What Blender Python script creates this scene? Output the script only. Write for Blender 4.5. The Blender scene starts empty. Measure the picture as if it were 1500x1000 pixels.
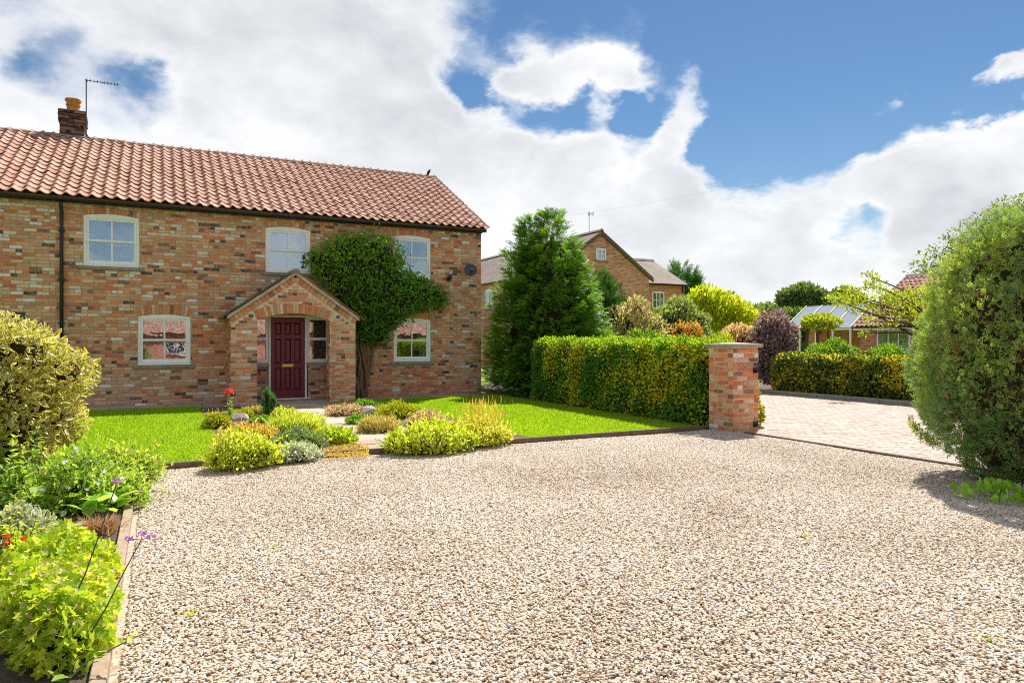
import bpy, math, random
import numpy as np
from mathutils import Vector, Matrix

S = bpy.context.scene
COL = S.collection
rng = np.random.default_rng(7)
random.seed(7)
R = math.radians

# ------------------------------------------------------------------ camera
CAM_H, YAW, FPX = 1.5, R(26.7), 1031.0
cs, sn = math.cos(YAW), math.sin(YAW)
cam_d = bpy.data.cameras.new('camera')
cam_d.sensor_width = 36.0
cam_d.lens = 36.0 * FPX / 1500.0
cam_d.clip_end = 3000.0
cam = bpy.data.objects.new('camera', cam_d)
COL.objects.link(cam)
cam.location = (0, 0, CAM_H)
cam.rotation_euler = (R(90), 0, -YAW)
S.camera = cam

# ------------------------------------------------------------------ light
SUN_EL = R(53)
SAZ = np.array([0.77, 0.64]); SAZ = SAZ / np.linalg.norm(SAZ)
sun_vec = Vector((SAZ[0]*math.cos(SUN_EL), SAZ[1]*math.cos(SUN_EL), math.sin(SUN_EL)))
sl = bpy.data.lights.new('sun', 'SUN')
sl.energy = 4.6
sl.angle = R(0.55)
sl.color = (1.0, 0.955, 0.88)
so = bpy.data.objects.new('sun', sl)
COL.objects.link(so)
so.location = (40, 40, 60)
so.rotation_euler = (-sun_vec).to_track_quat('-Z', 'Y').to_euler()

S.view_settings.view_transform = 'Standard'
S.view_settings.look = 'None'
S.view_settings.exposure = 0.72
S.view_settings.gamma = 1.0
S.view_settings.use_curve_mapping = False
S.render.engine = 'CYCLES'
S.cycles.max_bounces = 8
S.cycles.diffuse_bounces = 4
S.cycles.transmission_bounces = 4
S.cycles.transparent_max_bounces = 8
S.cycles.caustics_reflective = False
S.cycles.caustics_refractive = False
S.cycles.sample_clamp_indirect = 6.0
S.cycles.filter_width = 1.0
S.cycles.use_denoising = False
try:
    S.cycles.denoiser = 'OPENIMAGEDENOISE'
except Exception:
    pass


def ray(px, py):
    """direction of the photograph's line of sight through a pixel (1500 x 1000)"""
    u = (px-750)/FPX; v = (500-py)/FPX
    return np.array([sn+u*cs, cs-u*sn, v])


def G(px, py, z=0.0):
    """ground point under a photograph pixel"""
    d = ray(px, py); t = (z-CAM_H)/d[2]
    return np.array([d[0]*t, d[1]*t])


def DP(px, py, t):
    """point at depth t"""
    d = ray(px, py)
    return np.array([d[0]*t, d[1]*t, CAM_H+d[2]*t])


def depth_of(x, y):
    return x*sn+y*cs


def px_of(x, y, z):
    t = x*sn+y*cs
    return 750+FPX*(x*cs-y*sn)/t, 500-FPX*(z-CAM_H)/t


# ------------------------------------------------------------------ world: Nishita sky with cumulus
W = bpy.data.worlds.new('World')
S.world = W
W.use_nodes = True
nt = W.node_tree
nt.nodes.clear()


def N(tree, typ, **kw):
    n = tree.nodes.new(typ)
    for k, v in kw.items():
        if k.startswith('i_'):
            n.inputs[k[2:]].default_value = v
        else:
            setattr(n, k, v)
    return n


def mth(tree, op, a, b=None, c=None, clamp=False):
    n = tree.nodes.new('ShaderNodeMath'); n.operation = op; n.use_clamp = clamp
    for i, x in enumerate((a, b, c)):
        if x is None:
            continue
        if isinstance(x, (int, float)):
            n.inputs[i].default_value = x
        else:
            tree.links.new(x, n.inputs[i])
    return n.outputs[0]


def mixc(tree, f, a, b, blend='MIX'):
    n = tree.nodes.new('ShaderNodeMix'); n.data_type = 'RGBA'; n.blend_type = blend
    for i, x in ((0, f), (6, a), (7, b)):
        if isinstance(x, (int, float)):
            n.inputs[i].default_value = x
        elif isinstance(x, (tuple, list)):
            n.inputs[i].default_value = tuple(x) if len(x) == 4 else tuple(x)+(1,)
        else:
            tree.links.new(x, n.inputs[i])
    return n.outputs[2]


def ramp(tree, fac, stops, interp='LINEAR'):
    n = tree.nodes.new('ShaderNodeValToRGB')
    cr = n.color_ramp
    cr.interpolation = interp
    while len(cr.elements) < len(stops):
        cr.elements.new(0.5)
    for e, (p, c) in zip(cr.elements, stops):
        e.position = p
        e.color = tuple(c)+(1,) if len(c) == 3 else c
    if fac is not None:
        tree.links.new(fac, n.inputs[0])
    return n.outputs[0]


def smooth(tree, x, a, b):
    n = tree.nodes.new('ShaderNodeMapRange'); n.interpolation_type = 'SMOOTHSTEP'
    n.inputs[1].default_value = a; n.inputs[2].default_value = b
    tree.links.new(x, n.inputs[0])
    return n.outputs[0]


def noise(tree, vec, scale, detail=3.0, rough=0.5, dist=0.0, out=0):
    n = tree.nodes.new('ShaderNodeTexNoise')
    n.inputs['Scale'].default_value = scale
    n.inputs['Detail'].default_value = detail
    n.inputs['Roughness'].default_value = rough
    n.inputs['Distortion'].default_value = dist
    if vec is not None:
        tree.links.new(vec, n.inputs['Vector'])
    return n.outputs[out]


sky = N(nt, 'ShaderNodeTexSky', sky_type='NISHITA', sun_disc=False, sun_elevation=SUN_EL, sun_rotation=math.atan2(SAZ[0], SAZ[1]))
sky.air_density = 1.0
sky.dust_density = 0.15
sky.ozone_density = 0.7
tc = N(nt, 'ShaderNodeTexCoord')
gen = tc.outputs['Generated']
# stretched coordinates so clouds flatten toward the horizon
mp = N(nt, 'ShaderNodeMapping'); mp.inputs['Scale'].default_value = (1, 1, 1.7); mp.inputs['Location'].default_value = (3.1, 1.7, 0.4)
nt.links.new(gen, mp.inputs[0])
n1 = noise(nt, mp.outputs[0], 2.6, 9.0, 0.58, 0.15)
n2 = noise(nt, mp.outputs[0], 9.0, 8.0, 0.62, 0.3)
n3 = noise(nt, mp.outputs[0], 4.0, 5.0, 0.55, 0.1)
# cloud banks (positive) and blue openings (negative): direction through pixel, radius in px, weight
BANKS = [
    (300, 40, 120, .6), (430, 70, 130, .7), (540, 60, 90, .5), (600, 110, 55, .35), (390, 200, 130, .7), (520, 190, 130, .7), (640, 210, 70, .6), (720, 240, 80, .7), (820, 250, 75, .75),
    (560, 300, 150, .5), (870, 300, 60, .7), (890, 250, 40, .4), (700, 320, 120, .6), (330, 240, 70, .4), (15, 60, 40, .45), (10, 170, 60, .6), (130, 20, 60, .3), (50, 230, 80, .4), (190, 60, 40, .3),
    (970, 330, 50, .9), (978, 280, 38, .85), (982, 230, 34, .8), (990, 185, 32, .75), (1002, 150, 28, .7), (1012, 120, 24, .6), (1020, 360, 80, .8), (930, 390, 90, .6),
    (1090, 320, 50, .7), (1120, 390, 80, .8), (1190, 300, 48, .65), (1190, 370, 80, .7), (1260, 280, 45, .7), (1310, 290, 50, .55), (1360, 250, 60, .75), (1430, 235, 50, .8), (1490, 215, 48, .8),
    (1430, 320, 110, .9), (1350, 370, 70, .7), (1500, 300, 80, .6), (1470, 108, 22, 1.0), (1500, 85, 24, 1.0), (1440, 122, 14, .5), (890, 90, 42, 1.25), (915, 125, 30, .7), (855, 118, 30, .7), (775, 108, 38, 1.2), (745, 118, 26, .7), (815, 118, 22, .6),
    (1130, 250, 20, .4), (1275, 158, 22, 1.0), (1305, 160, 14, .8), (690, 92, 18, .4),
]
HOLES = [
    (1130, 110, 120, .8), (1080, 40, 90, .6), (950, 20, 80, .6), (820, 15, 60, .5), (720, 30, 50, .5), (680, 130, 34, .6), (660, 90, 22, .35), (1250, 90, 110, .7), (1340, 60, 90, .5), (1090, 200, 60, .7), (1180, 200, 60, .6), (1260, 210, 40, .45), (1340, 170, 50, .55), (1420, 60, 60, .7), (1500, 30, 50, .7), (1470, 150, 24, .8), (1420, 165, 30, .7), (1500, 140, 20, .6),
    (235, 140, 36, .75), (215, 110, 24, .5), (60, 95, 30, .7), (140, 75, 30, .55), (275, 150, 24, .4), (930, 190, 28, .5), (935, 280, 18, .8), (928, 240, 20, .6), (945, 150, 30, .5), (1045, 270, 30, .7), (1040, 220, 25, .6), (1285, 322, 30, 1.5), (1245, 318, 28, 1.2), (1215, 335, 20, .6), (700, 150, 26, .4), (1390, 130, 30, .4), (1440, 170, 26, .4),
    (1110, 440, 36, .5), (1290, 400, 40, .5), (840, 158, 32, 1.5), (775, 160, 32, 1.5), (705, 150, 30, 1.3), (660, 120, 30, .9), (935, 165, 30, .9), (905, 175, 20, .6), (715, 75, 30, .5),
]
# fine domain wobble of the direction so that bank outlines are ragged
wob = N(nt, 'ShaderNodeVectorMath', operation='SUBTRACT'); wob.inputs[1].default_value = (.5, .5, .5)
nt.links.new(noise(nt, mp.outputs[0], 7.0, 7.0, 0.6, 0.0, 1), wob.inputs[0])
wsc = N(nt, 'ShaderNodeVectorMath', operation='SCALE'); wsc.inputs['Scale'].default_value = 0.15
nt.links.new(wob.outputs[0], wsc.inputs[0])
wad = N(nt, 'ShaderNodeVectorMath', operation='ADD')
nt.links.new(gen, wad.inputs[0]); nt.links.new(wsc.outputs[0], wad.inputs[1])
wno = N(nt, 'ShaderNodeVectorMath', operation='NORMALIZE')
nt.links.new(wad.outputs[0], wno.inputs[0])
acc = None
for sgn, lst in ((1, BANKS), (-1, HOLES)):
    for (bx, by, br, bw) in lst:
        d = ray(bx, by); L0 = np.linalg.norm(d); d = d/L0
        ang = br/FPX/L0
        dot = N(nt, 'ShaderNodeVectorMath', operation='DOT_PRODUCT'); dot.inputs[1].default_value = tuple(d)
        nt.links.new(wno.outputs[0], dot.inputs[0])
        e = mth(nt, 'MULTIPLY_ADD', dot.outputs['Value'], 1.4/ang**2, -1.4/ang**2)
        e = mth(nt, 'EXPONENT', e)
        acc = mth(nt, 'MULTIPLY_ADD', e, sgn*bw, acc if acc is not None else 0.0)
dens = mth(nt, 'MULTIPLY_ADD', n1, 0.9, -0.33)
dens = mth(nt, 'ADD', dens, mth(nt, 'MULTIPLY_ADD', n2, 1.15, -0.575))
dens = mth(nt, 'ADD', dens, mth(nt, 'MULTIPLY', acc, 0.78))
cmask = smooth(nt, dens, -0.26, 0.62)
thick = smooth(nt, dens, -0.1, 1.2)
shade = mth(nt, 'MULTIPLY_ADD', n3, 1.9, -0.78)
shade = mth(nt, 'MULTIPLY', mth(nt, 'ADD', shade, mth(nt, 'MULTIPLY', n2, .75)), mth(nt, 'MULTIPLY_ADD', thick, .65, .35), clamp=True)
ccol = ramp(nt, shade, [(0.0, (7.0, 7.0, 7.0)), (0.3, (6.2, 6.25, 6.3)), (0.6, (5.0, 5.1, 5.25)), (1.0, (3.7, 3.85, 4.1))])
skc = N(nt, 'ShaderNodeHueSaturation'); skc.inputs['Saturation'].default_value = 1.28; skc.inputs['Value'].default_value = 0.55
nt.links.new(sky.outputs[0], skc.inputs['Color'])
mixed = mixc(nt, mth(nt, 'MULTIPLY', cmask, .96), skc.outputs[0], ccol)
bg = N(nt, 'ShaderNodeBackground'); bg.inputs['Strength'].default_value = 0.1
nt.links.new(mixed, bg.inputs['Color'])
wo = N(nt, 'ShaderNodeOutputWorld')
nt.links.new(bg.outputs[0], wo.inputs['Surface'])

# ------------------------------------------------------------------ materials
M = {}


def new_mat(name):
    m = bpy.data.materials.new(name)
    m.use_nodes = True
    t = m.node_tree
    t.nodes.clear()
    out = t.nodes.new('ShaderNodeOutputMaterial')
    b = t.nodes.new('ShaderNodeBsdfPrincipled')
    t.links.new(b.outputs[0], out.inputs[0])
    M[name] = m
    return m, t, b, out


def setc(t, sock, x):
    if isinstance(x, (tuple, list)):
        sock.default_value = tuple(x)+(1,) if len(x) == 3 else x
    elif isinstance(x, (int, float)):
        sock.default_value = x
    else:
        t.links.new(x, sock)


def opos(t):
    return t.nodes.new('ShaderNodeNewGeometry').outputs['Position']


def bump(t, b, h, strength=0.4, dist=0.01):
    n = t.nodes.new('ShaderNodeBump')
    n.inputs['Strength'].default_value = strength
    n.inputs['Distance'].default_value = dist
    t.links.new(h, n.inputs['Height'])
    t.links.new(n.outputs[0], b.inputs['Normal'])


def plain(name, col, rough=0.5, spec=0.4, metal=0.0, nscale=None, amt=0.25, bmp=0.0):
    m, t, b, o = new_mat(name)
    if nscale:
        p = opos(t)
        f = noise(t, p, nscale, 5, .6)
        c2 = tuple(x*(1-amt) for x in col); c3 = tuple(min(1, x*(1+amt)) for x in col)
        setc(t, b.inputs['Base Color'], ramp(t, f, [(.25, c2), (.75, c3)]))
        if bmp:
            bump(t, b, f, bmp, .01)
    else:
        setc(t, b.inputs['Base Color'], col)
    b.inputs['Roughness'].default_value = rough
    b.inputs['Specular IOR Level'].default_value = spec
    b.inputs['Metallic'].default_value = metal
    return m


def mk_brick(name, src, lime=.35):
    m, t, b, o = new_mat(name)
    if src == 'obj':
        c = t.nodes.new('ShaderNodeObjectInfo').outputs['Color']
    else:
        a = t.nodes.new('ShaderNodeAttribute'); a.attribute_name = 'tint'; c = a.outputs['Color']
    p = opos(t)
    f1 = noise(t, p, 22, 5, .65)
    f2 = noise(t, p, 90, 3, .6)
    k = mth(t, 'MULTIPLY_ADD', f1, .9, .55)
    k = mth(t, 'MULTIPLY', k, mth(t, 'MULTIPLY_ADD', f2, .5, .75))
    kc = t.nodes.new('ShaderNodeCombineColor')
    for i in range(3):
        t.links.new(k, kc.inputs[i])
    c = mixc(t, 1.0, c, kc.outputs[0], 'MULTIPLY')
    wear = smooth(t, noise(t, p, 17, 7, .75), .48, .66)
    c = mixc(t, mth(t, 'MULTIPLY', wear, lime*1.5), c, (.64, .47, .32))
    pit = smooth(t, noise(t, p, 46, 5, .7), .62, .70)
    c = mixc(t, mth(t, 'MULTIPLY', pit, .6), c, (.12, .085, .065))
    setc(t, b.inputs['Base Color'], c)
    b.inputs['Roughness'].default_value = .88
    b.inputs['Specular IOR Level'].default_value = .25
    bump(t, b, mth(t, 'ADD', f1, mth(t, 'MULTIPLY', f2, .6)), .7, .006)
    return m


mk_brick('brick_obj', 'obj')
mk_brick('brick_attr', 'attr')


def mortar(name, c1, c2):
    m, t, b, o = new_mat(name)
    p = opos(t)
    setc(t, b.inputs['Base Color'], ramp(t, noise(t, p, 6, 8, .7), [(.3, c1), (.7, c2)]))
    b.inputs['Roughness'].default_value = .95
    bump(t, b, noise(t, p, 120, 4, .7), .6, .004)


mortar('mortar', (.42, .29, .19), (.60, .44, .31))
mortar('mortar_pale', (.66, .54, .39), (.80, .69, .53))


def mk_tile(name, src, pal, moss=.2):
    m, t, b, o = new_mat(name)
    if src == 'obj':
        a = t.nodes.new('ShaderNodeObjectInfo').outputs['Random']
    else:
        q = t.nodes.new('ShaderNodeAttribute'); q.attribute_name = 'rnd'; a = q.outputs['Fac']
    p = opos(t)
    f = noise(t, p, 9, 6, .7)
    c = ramp(t, mth(t, 'ADD', mth(t, 'MULTIPLY', a, .6), mth(t, 'MULTIPLY', f, .4)), pal)
    spot = smooth(t, noise(t, p, 16, 5, .75), .60, .70)
    c = mixc(t, mth(t, 'MULTIPLY', spot, moss*2), c, (.06, .045, .035))
    li = smooth(t, noise(t, p, 5, 6, .75), .6, .75)
    c = mixc(t, mth(t, 'MULTIPLY', li, moss), c, (.5, .4, .3))
    setc(t, b.inputs['Base Color'], c)
    b.inputs['Roughness'].default_value = .8
    b.inputs['Specular IOR Level'].default_value = .3
    bump(t, b, noise(t, p, 60, 4, .6), .35, .006)


PT = [(.15, (.36, .175, .12)), (.4, (.44, .235, .165)), (.65, (.49, .28, .205)), (.9, (.52, .32, .245))]
mk_tile('pantile_obj', 'obj', PT)
mk_tile('pantile_attr', 'attr', PT)
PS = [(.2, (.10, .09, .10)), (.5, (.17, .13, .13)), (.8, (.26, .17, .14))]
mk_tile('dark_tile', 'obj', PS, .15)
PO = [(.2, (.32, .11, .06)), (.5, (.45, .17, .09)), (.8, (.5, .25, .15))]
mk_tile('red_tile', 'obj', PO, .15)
mk_tile('slab_obj', 'obj', [(.2, (.34, .26, .20)), (.5, (.44, .35, .27)), (.8, (.52, .42, .34))], .12)
mk_tile('paver_obj', 'obj', [(.2, (.39, .305, .255)), (.5, (.46, .37, .315)), (.8, (.52, .43, .37))], .05)
mk_tile('paver_attr', 'attr', [(.2, (.39, .305, .255)), (.5, (.46, .37, .315)), (.8, (.52, .43, .37))], .05)
mk_tile('rock', 'obj', [(.2, (.34, .29, .25)), (.5, (.5, .44, .40)), (.8, (.62, .57, .54))], .25)
plain('white_paint', (.93, .925, .92), .35, .5)
plain('upvc_shadow', (.74, .74, .75), .4, .5)
plain('black_plastic', (.012, .012, .014), .35, .5)
plain('dark_metal', (.06, .065, .075), .5, .5, .3)
plain('mast_metal', (.12, .12, .13), .5, .5, .6)
plain('grey_metal', (.45, .46, .48), .45, .5, .5)
plain('brass', (.55, .38, .14), .3, .5, .9)
plain('maroon', (.17, .012, .028), .38, .5, 0, 6, .12)
plain('stone', (.40, .34, .25), .9, .2, 0, 9, .3, .4)
plain('sill_stone', (.32, .27, .19), .9, .2, 0, 9, .3, .4)
plain('verge_mortar', (.52, .42, .32), .9, .2, 0, 7, .25, .4)
plain('ridge_mortar', (.30, .25, .20), .9, .2, 0, 5, .45, .6)
plain('pot_clay', (.50, .22, .05), .85, .2, 0, 12, .5, .4)
plain('interior', (.10, .09, .08), .9, .1)
plain('curtain', (.72, .70, .67), .9, .1)
plain('timber', (.36, .27, .19), .85, .2, 0, 18, .3, .4)
plain('timber_dark', (.17, .125, .09), .85, .2, 0, 18, .3, .4)
plain('bark', (.13, .095, .065), .95, .1, 0, 25, .45, .8)
plain('bark_pale', (.24, .17, .11), .95, .1, 0, 25, .45, .8)
plain('stem_dark', (.05, .055, .04), .7, .3)
plain('stem_green', (.13, .22, .06), .6, .3)
plain('concrete', (.36, .32, .28), .9, .2, 0, 8, .25, .4)
plain('wood_beam', (.16, .10, .06), .8, .2, 0, 20, .3, .4)
plain('bird', (.02, .02, .024), .6, .3)

# soil, gravel bed, field
m, t, b, o = new_mat('soil')
p = opos(t)
f = noise(t, p, 30, 8, .75)
setc(t, b.inputs['Base Color'], ramp(t, f, [(.3, (.065, .042, .03)), (.55, (.15, .10, .07)), (.75, (.27, .20, .15))]))
b.inputs['Roughness'].default_value = .95
bump(t, b, f, 1.0, .03)
m, t, b, o = new_mat('gravel_bed')
v = t.nodes.new('ShaderNodeTexVoronoi'); v.inputs['Scale'].default_value = 45
t.links.new(opos(t), v.inputs['Vector'])
sp = t.nodes.new('ShaderNodeSeparateColor'); t.links.new(v.outputs['Color'], sp.inputs[0])
setc(t, b.inputs['Base Color'], ramp(t, sp.outputs[0], [(0, (.26, .195, .135)), (.3, (.40, .31, .22)), (.6, (.47, .38, .28)), (1, (.52, .45, .36))]))
b.inputs['Roughness'].default_value = .9
bump(t, b, v.outputs['Distance'], -1.0, .012)
m, t, b, o = new_mat('gravel_stone')
oi = t.nodes.new('ShaderNodeObjectInfo')
p = opos(t)
f = noise(t, p, 110, 4, .6)
big = noise(t, p, .55, 5, .6, .4)
mid = noise(t, p, 2.6, 4, .6)
rr = mth(t, 'ADD', mth(t, 'MULTIPLY', oi.outputs['Random'], 1.0), mth(t, 'MULTIPLY_ADD', big, .8, -.38))
rr = mth(t, 'ADD', rr, mth(t, 'MULTIPLY_ADD', mid, .25, -.12))
rr = mth(t, 'ADD', rr, mth(t, 'MULTIPLY_ADD', f, .12, -.06))
setc(t, b.inputs['Base Color'], ramp(t, rr, [(0, (.25, .185, .13)), (.12, (.38, .27, .18)), (.25, (.56, .37, .21)), (.36, (.43, .39, .355)), (.5, (.60, .48, .34)), (.64, (.55, .49, .42)), (.8, (.68, .58, .45)), (.97, (.76, .71, .63))]))
b.inputs['Roughness'].default_value = .75
b.inputs['Specular IOR Level'].default_value = .3
m, t, b, o = new_mat('field')
p = opos(t)
setc(t, b.inputs['Base Color'], ramp(t, noise(t, p, .15, 8, .65), [(.3, (.05, .085, .02)), (.6, (.09, .13, .03)), (.8, (.14, .15, .06))]))
b.inputs['Roughness'].default_value = .95
m, t, b, o = new_mat('turf')
p = opos(t)
f = mth(t, 'ADD', mth(t, 'MULTIPLY', noise(t, p, 1.3, 4, .6), .6), mth(t, 'MULTIPLY', noise(t, p, 60, 4, .7), .4))
setc(t, b.inputs['Base Color'], ramp(t, f, [(.3, (.15, .27, .008)), (.5, (.22, .34, .01)), (.7, (.34, .42, .03))]))
b.inputs['Roughness'].default_value = .9
bump(t, b, noise(t, p, 90, 4, .7), .8, .02)

# glass: partly mirror, partly clear
m, t, b, o = new_mat('window_glass')
t.nodes.remove(b)
gl = t.nodes.new('ShaderNodeBsdfGlossy'); gl.inputs['Roughness'].default_value = .02
gl.inputs['Color'].default_value = (.86, .92, 1, 1)
tr = t.nodes.new('ShaderNodeBsdfTransparent'); tr.inputs['Color'].default_value = (.86, .9, .9, 1)
lw = t.nodes.new('ShaderNodeLayerWeight'); lw.inputs['Blend'].default_value = .25
fc = mth(t, 'MULTIPLY_ADD', lw.outputs['Fresnel'], .6, .33, clamp=True)
mx = t.nodes.new('ShaderNodeMixShader')
t.links.new(fc, mx.inputs[0]); t.links.new(tr.outputs[0], mx.inputs[1]); t.links.new(gl.outputs[0], mx.inputs[2])
# slight waviness of the panes
bn = t.nodes.new('ShaderNodeBump'); bn.inputs['Strength'].default_value = .06; bn.inputs['Distance'].default_value = .02
t.links.new(noise(t, opos(t), 3.5, 2, .5), bn.inputs['Height']); t.links.new(bn.outputs[0], gl.inputs['Normal'])
t.links.new(mx.outputs[0], o.inputs[0])


m, t, b, o = new_mat('roof_glass')
t.nodes.remove(b)
gl = t.nodes.new('ShaderNodeBsdfGlossy'); gl.inputs['Roughness'].default_value = .08
tr = t.nodes.new('ShaderNodeBsdfTransparent')
df = t.nodes.new('ShaderNodeBsdfDiffuse'); df.inputs['Color'].default_value = (.55, .62, .68, 1)
m1 = t.nodes.new('ShaderNodeMixShader'); m1.inputs[0].default_value = .55; m2 = t.nodes.new('ShaderNodeMixShader'); m2.inputs[0].default_value = .45
t.links.new(tr.outputs[0], m1.inputs[1]); t.links.new(df.outputs[0], m1.inputs[2]); t.links.new(m1.outputs[0], m2.inputs[1]); t.links.new(gl.outputs[0], m2.inputs[2])
t.links.new(m2.outputs[0], o.inputs[0])


def far_brick(name, c1, c2, c3, mort):
    m, t, b, o = new_mat(name)
    tcx = t.nodes.new('ShaderNodeTexCoord')
    sep = t.nodes.new('ShaderNodeSeparateXYZ'); t.links.new(tcx.outputs['Object'], sep.inputs[0])
    cmb = t.nodes.new('ShaderNodeCombineXYZ')
    t.links.new(mth(t, 'ADD', sep.outputs[0], sep.outputs[1]), cmb.inputs[0]); t.links.new(sep.outputs[2], cmb.inputs[1])
    bt = t.nodes.new('ShaderNodeTexBrick')
    bt.inputs['Scale'].default_value = 1.0
    bt.inputs['Brick Width'].default_value = .235; bt.inputs['Row Height'].default_value = .078
    bt.inputs['Mortar Size'].default_value = .008; bt.inputs['Bias'].default_value = 0
    bt.inputs['Color1'].default_value = (0, 0, 0, 1); bt.inputs['Color2'].default_value = (1, 1, 1, 1); bt.inputs['Mortar'].default_value = (.5, .5, .5, 1)
    t.links.new(cmb.outputs[0], bt.inputs['Vector'])
    f = mth(t, 'ADD', mth(t, 'MULTIPLY', bt.outputs['Color'], .65), mth(t, 'MULTIPLY', noise(t, cmb.outputs[0], 1.4, 5, .6), .45))
    c = ramp(t, f, [(.1, c1), (.45, c2), (.75, c3), (.95, (.5, .4, .3))])
    setc(t, b.inputs['Base Color'], mixc(t, bt.outputs['Fac'], c, mort))
    b.inputs['Roughness'].default_value = .9
    bump(t, b, bt.outputs['Fac'], -.5, .01)


far_brick('far_brick', (.24, .09, .06), (.56, .20, .12), (.66, .33, .22), (.60, .42, .31))
far_brick('far_brick_red', (.30, .08, .05), (.58, .17, .09), (.64, .25, .16), (.58, .40, .30))
m, t, b, o = new_mat('old_plain_tile')
tcx = t.nodes.new('ShaderNodeTexCoord')
bt = t.nodes.new('ShaderNodeTexBrick'); bt.inputs['Scale'].default_value = 1
bt.inputs['Brick Width'].default_value = .2; bt.inputs['Row Height'].default_value = .14; bt.inputs['Mortar Size'].default_value = .008
bt.inputs['Color1'].default_value = (.2, .2, .2, 1); bt.inputs['Color2'].default_value = (.8, .8, .8, 1); bt.inputs['Mortar'].default_value = (0, 0, 0, 1)
uvn = t.nodes.new('ShaderNodeUVMap'); t.links.new(uvn.outputs[0], bt.inputs['Vector'])
f = mth(t, 'ADD', mth(t, 'MULTIPLY', bt.outputs['Color'], .4), mth(t, 'MULTIPLY', noise(t, opos(t), 1.1, 6, .7), .6))
setc(t, b.inputs['Base Color'], ramp(t, f, [(.2, (.09, .07, .06)), (.45, (.20, .165, .14)), (.6, (.27, .20, .15)), (.8, (.36, .32, .27))]))
b.inputs['Roughness'].default_value = .85
bump(t, b, bt.outputs['Color'], .6, .015)


LEAF_GAIN = 1.4


def leaf_mat(name, pal, margin=None, m0=.45, m1=.7, patch=None, trans=.35, rough=.5, spec=.35, gloss=0, nsc=2.5):
    """pal: ramp on the leaf's own random value mixed with a slow noise; margin: colour of a variegated leaf's edge; patch: (colours, threshold)"""
    m, t, b, o = new_mat(name)
    a = t.nodes.new('ShaderNodeAttribute'); a.attribute_name = 'rnd'
    p = opos(t)
    nz = noise(t, p, nsc, 3, .55)
    f = mth(t, 'ADD', mth(t, 'MULTIPLY', a.outputs['Fac'], .62), mth(t, 'MULTIPLY', nz, .38))
    def gain(q):
        l_ = .3*q[0]+.6*q[1]+.1*q[2]
        k_ = LEAF_GAIN*(1+.9*max(0.0, 1-l_/.22))
        return tuple(min(.8, v_*k_) for v_ in q)
    pal = [gain(q) for q in pal]
    n = len(pal)
    c = ramp(t, f, [(.15+.7*i/max(1, n-1), q) for i, q in enumerate(pal)])
    if patch:
        pc, thr, psc = patch
        pf = mth(t, 'ADD', mth(t, 'MULTIPLY', noise(t, p, psc, 2, .5), 1.0), mth(t, 'MULTIPLY_ADD', a.outputs['Fac'], .3, -.15))
        c = mixc(t, smooth(t, pf, thr-.03, thr+.03), c, ramp(t, f, [(.2, pc[0]), (.8, pc[1])]))
    if margin:
        e = t.nodes.new('ShaderNodeAttribute'); e.attribute_name = 'edge'
        wv = mth(t, 'ADD', e.outputs['Fac'], mth(t, 'MULTIPLY_ADD', noise(t, p, 60, 2, .5), .5, -.25))
        c = mixc(t, smooth(t, wv, m0, m1), c, ramp(t, a.outputs['Fac'], [(.1, margin[0]), (.9, margin[1])]))
    setc(t, b.inputs['Base Color'], c)
    b.inputs['Roughness'].default_value = rough
    b.inputs['Specular IOR Level'].default_value = spec
    tl = t.nodes.new('ShaderNodeBsdfTranslucent')
    t.links.new(mixc(t, 1.0, c, (1.3, 1.25, .7), 'MULTIPLY'), tl.inputs['Color'])
    mx = t.nodes.new('ShaderNodeMixShader'); mx.inputs[0].default_value = min(.6, trans+.12)
    t.links.new(b.outputs[0], mx.inputs[1]); t.links.new(tl.outputs[0], mx.inputs[2])
    t.links.new(mx.outputs[0], o.inputs[0])
    return m


leaf_mat('grass_blade', [(.15, .28, .008), (.25, .38, .012), (.38, .47, .03)], trans=.4, nsc=1.2)
leaf_mat('leyland', [(.03, .08, .01), (.06, .14, .015), (.11, .22, .02), (.19, .30, .03)], trans=.3)
leaf_mat('yew', [(.012, .04, .008), (.025, .075, .012), (.05, .11, .015)], trans=.25)
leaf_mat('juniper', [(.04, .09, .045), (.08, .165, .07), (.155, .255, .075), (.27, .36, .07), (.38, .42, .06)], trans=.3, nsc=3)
leaf_mat('juniper_brown', [(.10, .06, .025), (.17, .10, .04), (.14, .13, .04)], trans=.2)
leaf_mat('elaeagnus', [(.06, .11, .02), (.10, .16, .03), (.16, .20, .05)], margin=((.66, .56, .12), (.84, .76, .34)), m0=.2, m1=.58, trans=.3, rough=.4, spec=.5)
leaf_mat('euonymus', [(.03, .09, .008), (.05, .14, .012), (.10, .21, .02)], patch=(((.58, .53, .02), (.80, .70, .05)), .55, 1.3), trans=.3, rough=.4, spec=.45)
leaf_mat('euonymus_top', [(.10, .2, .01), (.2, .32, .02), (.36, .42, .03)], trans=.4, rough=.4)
leaf_mat('gold_hedge', [(.03, .055, .008), (.055, .085, .012), (.10, .12, .015)], patch=(((.48, .44, .03), (.70, .62, .07)), .52, 1.5), trans=.3)
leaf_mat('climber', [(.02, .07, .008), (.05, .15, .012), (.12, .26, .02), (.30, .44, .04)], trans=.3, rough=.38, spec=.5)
leaf_mat('lime', [(.13, .22, .012), (.25, .36, .02), (.42, .48, .04), (.52, .52, .09)], trans=.4)
leaf_mat('yellow_bush', [(.14, .24, .015), (.34, .42, .03), (.55, .56, .07), (.66, .60, .22)], trans=.4)
leaf_mat('yellow_pale', [(.22, .26, .02), (.44, .44, .05), (.6, .56, .11), (.66, .6, .25)], trans=.4)
leaf_mat('yellow_orange', [(.22, .19, .03), (.42, .33, .05), (.55, .36, .08), (.60, .42, .17)], trans=.4)
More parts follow.
